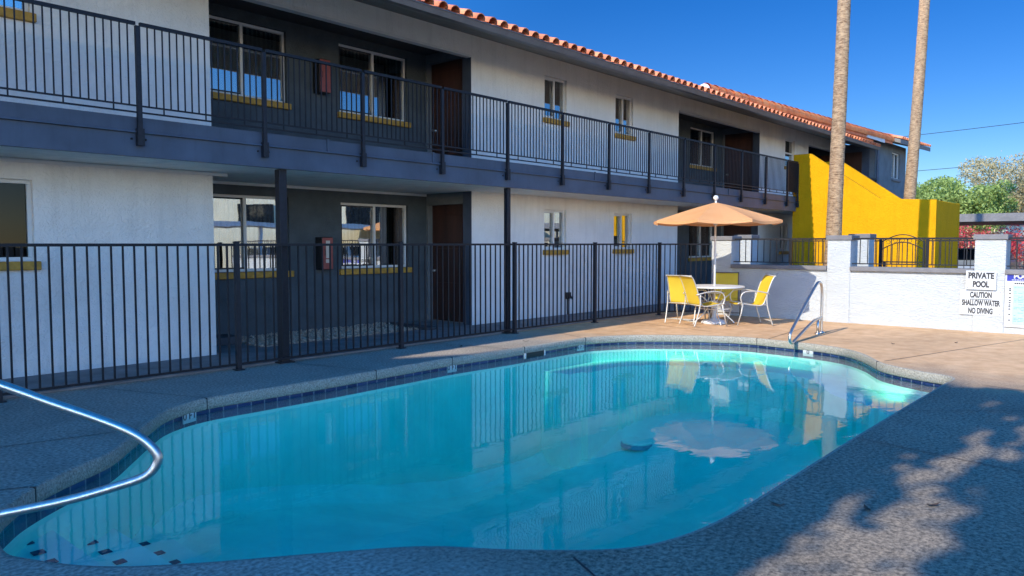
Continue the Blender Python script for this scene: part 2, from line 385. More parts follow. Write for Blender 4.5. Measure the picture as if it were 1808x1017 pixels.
def offs(d):                           # offset outline outward by d (outline runs counter-clockwise)
    res = []
    for i in range(NO):
        t = (outline[(i+1) % NO] - outline[i-1]).normalized(); res.append(outline[i] + Vector((t.y, -t.x)) * d)
    return res
def area(p): return sum(p[i-1].x*p[i].y - p[i].x*p[i-1].y for i in range(len(p))) / 2
if area(outline) < 0: outline.reverse()
WZ = -.137
def sheet_hole(name, m, rect, hole, z):
    bm = bmesh.new(); x0, x1, y0, y1 = rect
    o_ = [bm.verts.new(p) for p in ((x0,y0,z),(x1,y0,z),(x1,y1,z),(x0,y1,z))]
    h_ = [bm.verts.new((p[0], p[1], z)) for p in hole]
    es = [bm.edges.new((o_[i], o_[(i+1)%4])) for i in range(4)] + [bm.edges.new((h_[i], h_[(i+1)%len(h_)])) for i in range(len(h_))]
    bmesh.ops.triangle_fill(bm, use_beauty=True, use_dissolve=False, edges=es)
    for f in bm.faces:
        if f.normal.z < 0: f.normal_flip()
    me = bpy.data.meshes.new(name); bm.to_mesh(me); bm.free(); me.materials.append(M[m])
    o = bpy.data.objects.new(name, me); COL.objects.link(o); return tag(o, kind='structure')
sheet_hole('ground', 'asphalt', (-300, 700, -400, 400), [(0,1),(13,1),(13,8.4),(0,8.4)], -.06)
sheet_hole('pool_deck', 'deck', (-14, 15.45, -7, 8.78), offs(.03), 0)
def ribbon(name, m, prof, smooth=True, uv=False):
    bm = bmesh.new(); L = [[bm.verts.new((p.x, p.y, z)) for p in offs(d)] for d, z in prof]
    if uv: uvl = bm.loops.layers.uv.new('UVMap')
    acc = [0]
    for i in range(NO): acc.append(acc[-1] + (outline[(i+1) % NO] - outline[i]).length)
    for j in range(len(prof) - 1):
        for i in range(NO):
            k = (i+1) % NO
            f = bm.faces.new((L[j][i], L[j][k], L[j+1][k], L[j+1][i])); f.smooth = smooth
            if uv:
                for lp, (u, v) in zip(f.loops, ((acc[i], prof[j][1]), (acc[i+1], prof[j][1]), (acc[i+1], prof[j+1][1]), (acc[i], prof[j+1][1]))): lp[uvl].uv = (u, v + 2.4)
    me = bpy.data.meshes.new(name); bm.to_mesh(me); bm.free(); me.materials.append(M[m])
    o = bpy.data.objects.new(name, me); COL.objects.link(o); return tag(o, kind='structure')
ribbon('pool_coping', 'coping', [(.035, .0015), (.012, -.001), (.001, -.010), (.0, -.105), (.010, -.116), (.035, -.116)])
ribbon('waterline_tiles', 'tile', [(.022, -.112), (.022, -.24)], uv=True)
ribbon('pool_walls', 'plaster', [(.024, -.24), (.024, -2.3)])
# pool floor: height field with entry steps, bench and deep end
def seg_dist(x, y):
    p = Vector((x, y)); best = 9
    for i in range(0, NO):
        a_, b_ = outline[i], outline[(i+1) % NO]; ab = b_ - a_
        t = max(0, min(1, (p - a_).dot(ab) / max(ab.length_squared, 1e-9))); best = min(best, (p - a_ - ab*t).length)
    return best
def inside(x, y):
    c = False
    for i in range(NO):
        a_, b_ = outline[i], outline[i-1]
        if (a_.y > y) != (b_.y > y) and x < (b_.x - a_.x)*(y - a_.y)/(b_.y - a_.y) + a_.x: c = not c
    return c
def sm(t): t = max(0, min(1, t)); return t*t*(3 - 2*t)
def floor_z(x, y, d):
    base = -1.15 - .75*sm((x - 3.2)/4.5) + .75*sm((x - 8.6)/2.6)
    for xe, z in ((1.72, -.35), (2.22, -.60), (2.72, -.85)):
        if x < xe + .25*(abs(y - 4.8)/3)**2*0: base = max(base, z); break
    if x > 9.3 and y > 2.0 and d < .62: base = max(base, -.42 - .30*sm((d - .52)/.1)*0)
    if x > 9.0 and d < .52 : base = max(base, -.42)
    if d < .22 and base < -1.0: base += (.22 - d)**2*4
    return base
bm = bmesh.new(); S = .06; grid = {}
nx = int(11.4/S); ny = int(6.0/S)
for i in range(nx):
    for j in range(ny):
        x, y = .9 + i*S, 1.75 + j*S; ins = inside(x, y); d = seg_dist(x, y)
        if ins or d < .12: grid[i, j] = bm.verts.new((x, y, floor_z(x, y, d if ins else 0)))
for (i, j), v in list(grid.items()):
    q = [grid.get(k) for k in ((i, j), (i+1, j), (i+1, j+1), (i, j+1))]
    if all(q): bm.faces.new(q)
me = bpy.data.meshes.new('pool_floor'); bm.to_mesh(me); bm.free(); me.materials.append(M['plaster'])
pf = tag(bpy.data.objects.new('pool_floor', me), kind='structure'); COL.objects.link(pf)
mk = MB()
for X, z, ys in ((1.49, -.35, (4.77, 4.99, 5.20, 5.42)), (2.0, -.60, (5.06, 5.30, 5.55, 5.80, 6.05)), (2.50, -.85, (5.35, 5.60, 5.86, 6.13, 6.41, 6.70))):
    for y in ys:
        mk.prism([(X-.035, y-.036, z+.004), (X+.035, y-.036, z+.004), (X+.035, y+.036, z+.004), (X-.035, y+.036, z+.004)], (0, 0, .004))
o = mk.build('step_edge_tiles', 'black_tile', pf); tag(o, label='dark blue square tiles marking the entry steps')
dr = MB(); dr.lathe((9.9, 6.18, -1.56), [(.25, 0), (.25, .055), (.24, .06), (.02, .06)], 32); dr.build('drain_ring', 'sign_teal', pf)
dr = MB(); dr.lathe((9.9, 6.18, -1.498), [(.235, 0), (.235, .02), (.20, .035), (.02, .04)], 32); dr.build('drain_cover', 'plaster', pf)
wb = MB(); top = [wb.bm.verts.new((p.x, p.y, WZ)) for p in offs(.02)]; bot = [wb.bm.verts.new((p.x, p.y, -2.25)) for p in offs(.02)]
wb.bm.faces.new(top); wb.bm.faces.new(bot[::-1])
for i in range(NO): wb.bm.faces.new((top[i], top[(i+1) % NO], bot[(i+1) % NO], bot[i]))
tag(wb.build('pool_water', 'water'), kind='structure')
# joints cut in the deck
jt = MB()
def strip(a_, b_, w_=.012, z=.003):
    a_, b_ = Vector((*a_, z)), Vector((*b_, z)); d = (b_ - a_).normalized(); n_ = Vector((-d.y, d.x, 0))*w_/2
    k = max(2, int((b_-a_).length/.25)); L = []
    for i in range(k+1):
        c = a_.lerp(b_, i/k) + n_*rnd.uniform(-.4, .4); L.append((jt.bm.verts.new(c - n_), jt.bm.verts.new(c + n_)))
    for p, q in zip(L, L[1:]): jt.bm.faces.new((p[0], q[0], q[1], p[1]))
for a_, b_ in (((3.62,7.31),(3.1,8.7)),((1.52,5.45),(-.6,6.6)),((2.62,6.50),(.2,7.0)),((5.75,7.36),(5.45,8.7)),((8.3,7.4),(8.0,8.7)),((2.95,2.2),(1.9,.2)),
               ((6.3,1.9),(5.4,-3)),((9.6,1.6),(8.3,-4)),((7.6,1.9),(8.4,1.0)),((11.95,5.0),(15.3,5.3)),((10.7,2.9),(15.3,1.7)),((10.1,7.4),(10.6,8.7)),((12.3,6.2),(12.9,8.6))): strip(a_, b_)
tag(jt.build('deck_joints', 'black_plastic'), kind='structure')
cjt = MB()
for px, py in ((3.62, 7.28), (1.55, 5.42), (2.6, 6.42), (5.75, 7.34), (7.2, 7.4), (8.6, 7.35), (10.15, 7.31), (12.0, 5.2), (10.6, 2.95)):
    i_ = min(range(NO), key=lambda k: (outline[k] - Vector((px, py))).length); t_ = (outline[(i_+1) % NO] - outline[i_-1]).normalized(); n_ = Vector((t_.y, -t_.x, 0))
    cjt.obox(Vector((outline[i_].x, outline[i_].y, -.056)) + n_*.016, Vector((t_.x, t_.y, 0))*.005, n_*.018, (0, 0, .0605))
tag(cjt.build('coping_joints', 'black_plastic'), kind='structure')
# walkway under the balcony and the entry side
wk = MB(); wk.box(-14, 30, 8.785, 11.3, -.3, .02); tag(wk.build('walkway', 'walkway'), kind='structure')
cb = MB(); cb.box(4.95, 5.9, 10.75, 11.19, .02, .14).box(9.0, 9.25, 9.95, 11.19, .02, .07); tag(cb.build('planter_kerb', 'curb_paint', bevel=.01), kind='structure')
gv = MB()
for k in range(2600):
    x, y = rnd.uniform(5.9, 9.0), rnd.uniform(10.15, 11.17); r_ = rnd.uniform(.012, .032)
    c = Vector((x, y, .02 + r_*.5 + .05*max(0, (y-10.4)))); a_ = rnd.uniform(0, 6.28)
    pts = [c + Vector((math.cos(a_+k2*2.094)*r_*rnd.uniform(.7,1.2), math.sin(a_+k2*2.094)*r_, 0)) for k2 in range(3)]
    t_ = gv.bm.verts.new(c + Vector((0, 0, r_*rnd.uniform(.6, 1)))); vs = [gv.bm.verts.new(p) for p in pts]
    for i in range(3): gv.bm.faces.new((vs[i], vs[(i+1) % 3], t_))
gs = MB(); gs.box(5.9, 9.0, 10.15, 11.18, .0, .028)
tag(gs.build('gravel_bed_base', 'gravel'), kind='structure')
tag(gv.build('gravel', 'gravel'), 'tan landscaping gravel under the recess windows', 'gravel', kind='stuff')

# ------------------------------------------------------------------ main apartment building
FY, BY = 9.95, 11.2
B = empty('apartment_building', (0, FY, 0), 'two storey white stucco apartment block with slate recesses and red tile roof', 'building')
def wall_y(mb, x0, x1, z0, z1, y, th, holes=()):
    xs = sorted({x0, x1, *[h[0] for h in holes], *[h[1] for h in holes]}); zs = sorted({z0, z1, *[h[2] for h in holes], *[h[3] for h in holes]})
    for a_, b_ in zip(xs, xs[1:]):
        for c, d in zip(zs, zs[1:]):
            if any(h[0] <= a_ and b_ <= h[1] and h[2] <= c and d <= h[3] for h in holes): continue
            for yy in (y, y+th): mb.face([(a_, yy, c), (b_, yy, c), (b_, yy, d), (a_, yy, d)])
    for h in list(holes) + [(x0, x1, z0, z1)]:
        a_, b_, c, d = h
        for p, q in (((a_, c), (b_, c)), ((b_, c), (b_, d)), ((b_, d), (a_, d)), ((a_, d), (a_, c))):
            mb.face([(p[0], y, p[1]), (q[0], y, q[1]), (q[0], y+th, q[1]), (p[0], y+th, p[1])])
def build_wall(name, m, *a_, **k):
    mb = MB(); wall_y(mb, *a_, **k); bmesh.ops.remove_doubles(mb.bm, verts=mb.bm.verts, dist=1e-5); return mb.build(name, m, B)
def window(x0, x1, z0, z1, y, sill=True, blinds=True, horiz=False, parent=None, inset=.06, sill_m='mustard'):
    f = MB(); w_ = .045; y0, y1 = y + inset, y + inset + .05
    f.box(x0, x1, y0, y1, z1-w_, z1).box(x0, x1, y0, y1, z0, z0+w_).box(x0, x0+w_, y0, y1, z0+w_, z1-w_).box(x1-w_, x1, y0, y1, z0+w_, z1-w_)
    fr = f.build('window', 'white_trim', parent or B, bevel=.006)
    m_ = MB(); xm, zm = (x0+x1)/2, (z0+z1)/2
    if horiz: m_.box(x0+w_, x1-w_, y0-.012, y0+.03, zm-.022, zm+.022)
    else: m_.box(xm-.025, xm+.025, y0-.012, y0+.03, z0+w_, z1-w_)
    m_.build('mullion', 'white_trim', fr)
    if not horiz:
        s_ = MB(); e_ = .022
        s_.box(x0+w_, xm-.025, y0+.004, y0+.026, z1-w_-e_, z1-w_).box(x0+w_, xm-.025, y0+.004, y0+.026, z0+w_, z0+w_+e_).box(x0+w_, x0+w_+e_, y0+.004, y0+.026, z0+w_+e_, z1-w_-e_)
        s_.build('sash', 'black_plastic' if x1-x0 > 1 else 'white_trim', fr)
    g = MB(); g.box(x0+w_, x1-w_, y0+.034, y0+.040, z0+w_, z1-w_); g.build('pane', 'dark_glass' if x0 < 3 and z0 < 3 else 'glass', fr)
    if blinds and not (x0 < 3 and z0 < 3):
        b_ = MB(); n_ = int((x1-x0)/.085)
        for i in range(n_):
            x = x0 + .05 + (i+.5)*(x1-x0-.1)/n_; a_ = R(38 + 12*math.sin(i*2.1))
            b_.obox((x, y1+.09, (z0+z1)/2), (.042*math.cos(a_), .042*math.sin(a_), 0), (-.001*math.sin(a_), .001, 0), (0, 0, (z1-z0)/2-.03))
        b_.build('blind', 'blinds', fr)
    if sill:
        s_ = MB(); s_.box(x0-.05, x1+.05, y-.06, y+inset-.002, z0-.105, z0-.004); s_.build('sill', sill_m, fr, bevel=.012)
    return fr
# front wall, plane Y = FY; recess openings X 5.10-10.13 and 17.8-22.84, third one 27-30.2 upstairs
holes_fr = [(5.10, 10.13, 2.54, 5.0), (5.10, 10.13, 0, 2.541), (17.8, 22.84, 2.54, 5.02), (17.8, 22.84, 0, 2.541), (26.9, 30.1, 2.54, 5.0)]
wins_front = [(1.35, 2.93, 1.35, 2.28, False), (1.35, 2.97, 4.17, 5.02, False), (12.27, 13.02, 4.14, 5.0, False), (14.87, 15.62, 4.10, 5.0, False),
              (12.27, 13.02, 1.42, 2.26, False), (14.84, 15.60, 1.42, 2.26, False), (24.85, 25.65, 4.10, 5.0, True), (24.55, 25.2, 1.3, 2.2, False), (-2.4, -.9, 1.35, 2.28, False)]
build_wall('front_wall', 'white_stucco', -6, 33, 0, 5.38, FY, .2, holes=[h for h in holes_fr] + [w_[:4] for w_ in wins_front])
for i, (x0, x1, z0, z1, hz) in enumerate(wins_front): window(x0, x1, z0, z1, FY, horiz=hz, sill_m='mustard')
# recess back walls
wins_back = [(5.52, 7.06, 3.86, 5.03), (8.10, 9.66, 3.86, 5.06), (5.52, 7.06, 1.10, 2.32), (8.10, 9.66, 1.10, 2.28), (20.75, 22.35, 3.92, 5.05), (20.75, 22.35, 1.12, 2.24)]
for x0, x1 in ((5.0, 10.3), (17.7, 23.0)):
    build_wall('recess_back_wall', 'slate_stucco', x0, x1, 0, 5.4, BY, .15, holes=[w_ for w_ in wins_back if x0 < w_[0] < x1])
build_wall('recess_back_wall', 'slate_stucco', 26.8, 30.2, 2.7, 5.4, BY, .15)
for w_ in wins_back: window(*w_, BY)
d = MB(); d.box(27.3, 29.3, BY-.03, BY-.005, 2.95, 4.95); d.build('door', 'door', B)
for w_ in [(a_, b_, c, d_, FY) for a_, b_, c, d_, _ in wins_front] + [(*w2, BY) for w2 in wins_back]:
    im = MB(); y = w_[4] + .21; im.box(w_[0]-.15, w_[1]+.15, y+.5, y+.54, w_[2]-.2, w_[3]+.2)
    im.box(w_[0]-.15, w_[0]-.12, y, y+.5, w_[2]-.2, w_[3]+.2).box(w_[1]+.12, w_[1]+.15, y, y+.5, w_[2]-.2, w_[3]+.2).box(w_[0]-.12, w_[1]+.12, y, y+.5, w_[2]-.2, w_[2]-.17)
    im.box(w_[0]-.12, w_[1]+.12, y, y+.5, w_[3]+.17, w_[3]+.2)
    im.build('room_lining', 'room', B)
# recess side walls: far one carries the door (plane X = xr), near one plain
def return_wall(xr, z0, zt):
    r_ = MB(); dy0, dy1, dt = 10.17, 11.16, z0 + 2.28
    r_.box(xr, xr+.18, FY+.203, dy0, z0, dt).box(xr, xr+.18, FY+.203, BY-.002, dt, zt).box(xr, xr+.18, dy1, BY-.002, z0, dt)
    r_.build('recess_side_wall', 'grey_stucco', B)
    f = MB(); f.box(xr-.012, xr+.03, FY+.004, dy0-.0, z0, zt); f.build('door_casing', 'slate_paint', B)
    d_ = MB(); d_.box(xr+.12, xr+.16, dy0, dy1, z0+.02, dt-.002)
    for k in range(3):
        zz = z0 + .25 + k*.66
        d_.box(xr+.108, xr+.12, dy0+.14, dy1-.14, zz, zz+.52)
    dd = d_.build('door', 'door', B, bevel=.008)
    k = MB(); k.lathe((0, 0, 0), [(.03, 0), (.03, .012), (.012, .02), (.012, .05), (.028, .06), (.028, .085), (.01, .09)], 14)
    for v in k.bm.verts: v.co = Vector((xr+.118 - v.co.z, dy1-.12 + v.co.x, z0+1.0 + v.co.y))
    k.build('door_knob', 'steel', dd, smooth=True)
for xr in (10.13, 22.84):
    return_wall(xr, .02, 2.52); return_wall(xr, 2.75, 5.35)
for xl in (5.10, 17.8, 26.9):
    for z0, zt in ((.02, 2.52), (2.75, 5.35)):
        if xl > 25 and z0 < 1: continue
        MB().box(xl-.18, xl-.003, FY+.203, BY-.002, z0, zt).build('recess_side_wall', 'slate_stucco', B)
MB().box(30.1, 30.25, FY+.203, BY-.002, 2.75, 5.3).build('recess_side_wall', 'slate_stucco', B)
MB().box(30.06, 30.098, FY+.24, BY-.06, 2.80, 4.92).build('door', 'door', B, bevel=.005)
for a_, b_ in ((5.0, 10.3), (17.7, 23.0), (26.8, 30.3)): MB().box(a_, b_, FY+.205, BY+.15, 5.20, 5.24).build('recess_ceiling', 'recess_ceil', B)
for a_, b_ in ((5.12, 10.11), (17.82, 22.82), (26.92, 30.08)): MB().box(a_, b_, FY-.03, FY+.10, 4.965, 5.0).build('white_moulding', 'white_trim', B)
MB().box(-6, 5.3, FY-.03, FY-.002, 2.47, 2.515).build('white_moulding', 'white_trim', B)
MB().box(5.13, 10.11, BY-.03, BY-.002, 2.47, 2.515).build('white_moulding', 'white_trim', B)
# balcony slab, fascia, soffit with board grooves
EY = 8.62
for a_, b_ in ((-6, 22.5), (25.4, 30.1)): MB().box(a_, b_, EY+.06, BY-.01, 2.60, 2.75).build('balcony_slab', 'walkway', B)
bs = MB()
y = EY + .065
while y < BY-.03:
    bs.box(-6, 30, y, min(y+.142, BY-.02), 2.52, 2.545); y += .15
bs.build('balcony_soffit', 'ceil_white', B)
for a_, b_ in ((-6, 22.42), (25.4, 30.1)):
    fa = MB(); fa.box(a_, b_, EY, EY+.06, 2.50, 2.755); fa.box(a_, b_, EY-.035, EY+.06, 2.755, 2.775); fa.box(a_, b_, EY+.012, EY+.06, 2.775, 2.93)
    fa.build('balcony_fascia', 'slate_paint', B, bevel=.004)
for x in (1.1, 6.05, 7.95, 12.2, 18.0): MB().box(x-.02, x+.02, EY-.004, EY+.011, 2.775, 2.94).build('fascia_joint_cover', 'slate_paint', B)
for x, w_ in ((5.40, .055), (9.76, .042), (-1.0, .055)):
    c = MB(); c.box(x-w_, x+w_, EY+.07, EY+.07+2*w_, .0, 2.50); cc = c.build('support_column', 'bronze_iron', B, bevel=.006)
    c = MB(); c.box(x-w_-.05, x+w_+.05, EY+.03, EY+.11+2*w_, .0, .018); c.build('base_plate', 'bronze_iron', cc)
# balcony railing: sections between posts every 1.505 m
RY = EY - .045
def rail_section(x0, x1):
    p = MB()
    p.box(x0, x1, RY-.02, RY+.02, 3.905, 3.94)
    p.box(x0, x1, RY-.009, RY+.009, 3.035, 3.053).box(x0, x1, RY-.009, RY+.009, 2.965, 2.983)
    n_ = 18; st = (x1-x0)/n_
    for i in range(1, n_):
        x = x0 + i*st; zb = 2.983 if i % 6 == 3 else 3.053
        p.box(x-.0065, x+.0065, RY-.0065, RY+.0065, zb, 3.905)
    p.build('railing_panel', 'black_iron', B)
posts = [3.58 + 1.504*k for k in range(-5, 13)]
for i, x in enumerate(posts + [22.40] + [25.45, 26.95, 28.45, 29.95]):
    c = MB(); c.box(x-.024, x+.024, RY-.022, RY+.022, 2.62, 3.90); c.box(x-.036, x+.036, RY-.034, RY+.028, 2.615, 2.80)
    cc = c.build('railing_post', 'bronze_iron', B)
    b_ = MB()
    for dx in (-.075, .075):
        b_.lathe((0, 0, 0), [(.012, 0), (.012, .012), (.006, .016)], 8)
        for v in list(b_.bm.verts)[-24:]: v.co = Vector((x + dx + v.co.x, EY - v.co.z, 2.69 + v.co.y))
    b_.build('bolt', 'black_iron', cc)
allp = posts + [22.40]
for a_, b_ in zip(allp, allp[1:]): rail_section(a_+.024, b_-.024)
for a_, b_ in ((25.45, 26.95), (26.95, 28.45), (28.45, 29.95)): rail_section(a_+.024, b_-.024)
# roof
RZ0, REY, PT = 4.98, 8.50, math.tan(R(17))
ridgeY = 15.5; ridgeZ = RZ0 + (ridgeY-REY)*PT
XE0, XE1 = -6.5, 29.6
sf = MB(); sf.prism([(XE0, REY, RZ0-.05), (XE0, FY, 5.375), (XE0, FY, RZ0+.02+(FY-REY)*PT), (XE0, REY, RZ0+.02)], (XE1-XE0, 0, 0)); sf.build('eave_soffit', 'soffit', B)
g = MB(); g.prism([(XE0, REY-.002, RZ0-.055), (XE0, REY-.085, RZ0-.05), (XE0, REY-.105, RZ0-.01), (XE0, REY-.12, RZ0+.02), (XE0, REY-.135, RZ0+.03), (XE0, REY-.135, RZ0+.045), (XE0, REY-.115, RZ0+.045), (XE0, REY-.095, RZ0-.02), (XE0, REY-.02, RZ0-.03), (XE0, REY-.002, RZ0+.045)], (XE1-XE0, 0, 0))
g.build('gutter', 'gutter', B)
rb = MB(); rb.prism([(XE0, REY, RZ0+.022), (XE0, ridgeY, ridgeZ+.02), (XE0, ridgeY+7, RZ0+.02), (XE0, ridgeY+6.9, RZ0-.05), (XE0, ridgeY, ridgeZ-.05), (XE0, FY+.25, RZ0+.022+(FY+.25-REY)*PT-.05)], (XE1-XE0, 0, 0)); roof = rb.build('roof', 'clay', B)
def barrel(mb, a_, b_, r0, r1, nrm, half=True, n=6):
    a_, b_, nrm = Vector(a_), Vector(b_), Vector(nrm).normalized(); d_ = (b_-a_).normalized(); s_ = d_.cross(nrm).normalized()
    for th in (0, -.012):
        rg = []
        for p, r_ in ((a_, r0+th), (b_, r1+th)):
            rg.append([mb.bm.verts.new(p + s_*math.cos(t_)*r_ + nrm*math.sin(t_)*r_) for t_ in [math.pi*k/n for k in range(n+1)]])
        for k in range(n): mb.bm.faces.new((rg[0][k], rg[0][k+1], rg[1][k+1], rg[1][k]))
        if th == 0: keep = rg
        else:
            for k in range(n): mb.bm.faces.new((keep[0][k], keep[0][k+1], rg[0][k+1], rg[0][k]))
tl = MB(); nrm = Vector((0, -math.sin(R(17)), math.cos(R(17)))); dv = Vector((0, math.cos(R(17)), math.sin(R(17))))
x = XE0 + .12; i = 0
while x < XE1:
    for k in range(5 if x > 2 else 2):
        a_ = Vector((x + rnd.uniform(-.008, .008), REY-.12+rnd.uniform(-.012, .012), RZ0+.05)) + dv*(.40*k) + nrm*(.012)
        barrel(tl, a_, a_ + dv*.46, .102, .086, nrm)
        b_ = a_ + Vector((.135, .02, 0)) - nrm*.012
        tl.obox(b_ + dv*.28 - nrm*.004, (.045, 0, 0), dv*.20, nrm*.006)
    x += .27; i += 1
tl.build('tile_courses', 'clay', roof)
# raised far section with barrel cap running along it
A0, A1 = Vector((17.5, 8.95, 5.28)), Vector((30.9, 8.30, 5.36))
def lerp(t): return A0.lerp(A1, t)
up = MB()
up.prism([A0 + Vector((0, .0, -.02)), A1 + Vector((0, 0, .0)), A1 + Vector((0, 7, 1.9)), A0 + Vector((0, 7, 1.7))], (0, 0, -.10)); upr = up.build('upper_roof_deck', 'clay', roof)
MB().prism([A0 + Vector((0, .05, -.04)), lerp(.86) + Vector((0, .05, -.30)), lerp(.86) + Vector((0, .05, .12)), A0 + Vector((0, .05, .10))], (0, .04, 0)).build('tile_fascia', 'clay_orange', roof)
wf = MB(); wf.prism([lerp(.80) + Vector((0, -.03, -.10)), lerp(.93) + Vector((0, -.03, -.14)), lerp(.93) + Vector((0, -.03, .02)), lerp(.80) + Vector((0, -.03, .0))], (0, .03, 0)); wf.build('white_flashing', 'white_trim', roof)
cp = MB(); nseg = 34
for k in range(nseg):
    a_, b_ = lerp(k/nseg), lerp((k+1.12)/nseg)
    o_ = Vector((0, .02, .06 + .004*(k % 2)))
    barrel(cp, b_ + o_ + Vector((0, .09, .0)), a_ + o_ + Vector((0, .09, .015)), .17, .185, (0, -.45, .9), n=8)
cp.build('ridge_cap', 'clay_orange', roof)
mc = MB(); mc.lathe((0, 0, 0), [(.02, -.02), (.17, 0), (.18, .10), (.1, .16)], 12)
for v in mc.bm.verts: v.co = A0 + Vector((-.02 - v.co.z*.6, .11 + v.co.x*.9, .08 + v.co.y*.8))
mc.build('mortar_end', 'white_trim', roof)

# ------------------------------------------------------------------ far end block (grey)
E_ = empty('end_block', (30.2, 8.7, 0), 'dark grey stucco end block with narrow window under a tiled eave', 'building')
eb = MB(); wall_y(eb, 30.2, 34.3, 0, 5.45, 8.7, .2, holes=[(32.35, 33.45, 4.12, 5.14)]); eb.build('front_wall', 'grey_stucco', E_)
for q in ((30.2, 30.38, 8.902, 16), (34.12, 34.3, 8.902, 16), (30.38, 34.12, 15.8, 16)): MB().box(*q, 0, 5.28).build('side_wall', 'slate_paint', E_)
window(32.35, 33.45, 4.12, 5.14, 8.7, parent=E_, sill_m='grey_trim')
eb = MB(); eb.box(30.38, 34.1, 9.6, 9.64, 3, 5.2); eb.build('interior_walls', 'room', E_)
MB().box(30.15, 30.196, 9.16, 9.93, 2.95, 4.98).build('door', 'door', E_)
ds = MB(); ds.tube([(30.16, 8.60, 5.0), (30.16, 8.60, .1)], .045, 8); ds.build('downspout', 'slate_paint', E_)
er = MB(); er.prism([(30.9, 8.05, 5.29), (35.3, 8.05, 5.38), (35.3, 14, 7.2), (30.9, 14, 7.1)], (0, 0, .14)); err = er.build('roof', 'soffit', E_)
ef = MB(); ef.prism([(30.9, 8.03, 5.27), (35.32, 8.03, 5.36), (35.32, 8.03, 5.52), (30.9, 8.03, 5.43)], (0, .018, 0)); ef.build('eave_board', 'grey_trim', err)
et = MB(); x = 31.0
while x < 35.3:
    a_ = Vector((x, 7.98, 5.44 + (x-30.9)*.021))
    for k in range(4): barrel(et, a_ + dv*.4*k, a_ + dv*(.4*k+.46), .088, .075, nrm)
    x += .27
et.build('tile_courses', 'clay', err)

# ------------------------------------------------------------------ yellow stair enclosure
Yw = empty('stair_enclosure', (22.5, 6.7, 0), 'bright yellow stucco stair enclosure with sloping top beside the balcony', 'stair')
prof = [(8.75, 0), (8.75, 4.17), (8.27, 4.17), (6.33, 2.79), (4.93, 2.71), (4.93, 0)]
y_ = MB(); y_.prism([(22.5, a_, b_) for a_, b_ in prof], (.2, 0, 0)); y_.build('front_wall', 'yellow_stucco', Yw)
y_ = MB(); y_.prism([(25.1, a_, b_) for a_, b_ in prof], (.2, 0, 0)); y_.build('rear_wall', 'yellow_stucco', Yw)
y_ = MB(); y_.box(22.702, 25.098, 4.93, 5.13, 0, 2.70); y_.build('end_wall', 'yellow_stucco', Yw, bevel=.02)
y_ = MB()
for k in range(14): y_.box(22.72, 25.08, 8.60-.27*(k+1), 8.60-.27*k, max(.0, 2.55-.17*k-.2), 2.75-.17*(k+1))
y_.build('steps', 'walkway', Yw)

# ------------------------------------------------------------------ white pool wall with pillars and railing
Wl = empty('pool_wall', (15.5, 3, 0), 'low white painted block wall with grey capped pillars behind the pool deck', 'wall')
m_ = MB(); m_.box(15.42, 15.62, -6, 7.72, -.05, 1.02); m_.build('wall', 'white_block', Wl)
for k, (a_, b_) in enumerate(((7.30, 7.76), (4.84, 5.28), (2.28, 2.75), (-.3, .17))):
    m_ = MB(); m_.box(15.40, 15.84, a_, b_, -.05, 1.615); p = m_.build('pillar', 'white_block', Wl, bevel=.012)
    m_ = MB(); m_.box(15.375, 15.865, a_-.025, b_+.025, 1.617, 1.71); m_.build('pillar_cap', 'grey_trim', p, bevel=.01)
for a_, b_ in ((5.282, 7.298), (2.752, 4.838), (.172, 2.278), (-6, -.302)):
    m_ = MB(); m_.box(15.36, 15.68, a_, b_, 1.022, 1.105); m_.build('ledge', 'grey_trim', Wl, bevel=.008)
    m_ = MB(); m_.box(15.50, 15.54, a_, b_, 1.625, 1.66).box(15.51, 15.53, a_, b_, 1.15, 1.17)
    n_ = round((b_-a_)/.135)
    for k in range(1, n_):
        y = a_ + (b_-a_)*k/n_; m_.box(15.513, 15.527, y-.007, y+.007, 1.17, 1.625)
    m_.build('railing_panel', 'black_iron', Wl)
# entry pillars and gate behind
for y0, lab in ((7.80, 'white entry pillar beside the apartment walkway behind the umbrella'), (5.12, 'white entry pillar with grey cap just behind the middle wall pillar')):
    P_ = empty('entry_pillar', (17.7, y0+.2, 0), lab, 'pillar', 'entry pillars behind the pool wall')
    m_ = MB(); m_.box(17.5, 17.9, y0, y0+.4, -.06, 1.66); m_.build('shaft', 'white_block', P_, bevel=.01)
    m_ = MB(); m_.box(17.47, 17.93, y0-.03, y0+.43, 1.662, 1.76); m_.build('cap', 'grey_trim', P_, bevel=.01)
G_ = empty('arched_gate', (19.5, 5.0, 0), 'black iron gate with a double arched top in front of the yellow stair', 'gate')
m_ = MB(); ga, gb = 4.52, 5.40
m_.box(19.48, 19.52, ga-.04, ga, 0, 1.62).box(19.48, 19.52, gb, gb+.04, 0, 1.62); m_.build('gate_frame', 'black_iron', G_)
m_ = MB()
for h0 in (1.60, 1.42):
    m_.tube([(19.5, ga + (gb-ga)*t/12, h0 + .16*math.sin(math.pi*t/12)) for t in range(13)], .013, 6)
m_.box(19.49, 19.51, ga, gb, 1.10, 1.13).box(19.49, 19.51, ga, gb, .12, .15)
for k in range(1, 8):
    y = ga + (gb-ga)*k/8; m_.box(19.493, 19.507, y-.007, y+.007, .15, 1.42 + .16*math.sin(math.pi*k/8))
for k in range(5):
    y = ga + (gb-ga)*(k+.8)/5.6
    m_.tube([(19.5, y + .045*math.cos(t_*.7), 1.55 + .08*math.sin(math.pi*(y-ga)/(gb-ga)) + .045*math.sin(t_*.7)) for t_ in range(9)], .006, 5)
m_.build('gate_leaf', 'black_iron', G_)
m_ = MB(); m_.box(19.42, 19.47, gb-.10, gb-.04, 1.0, 1.12); m_.build('latch', 'black_plastic', G_)
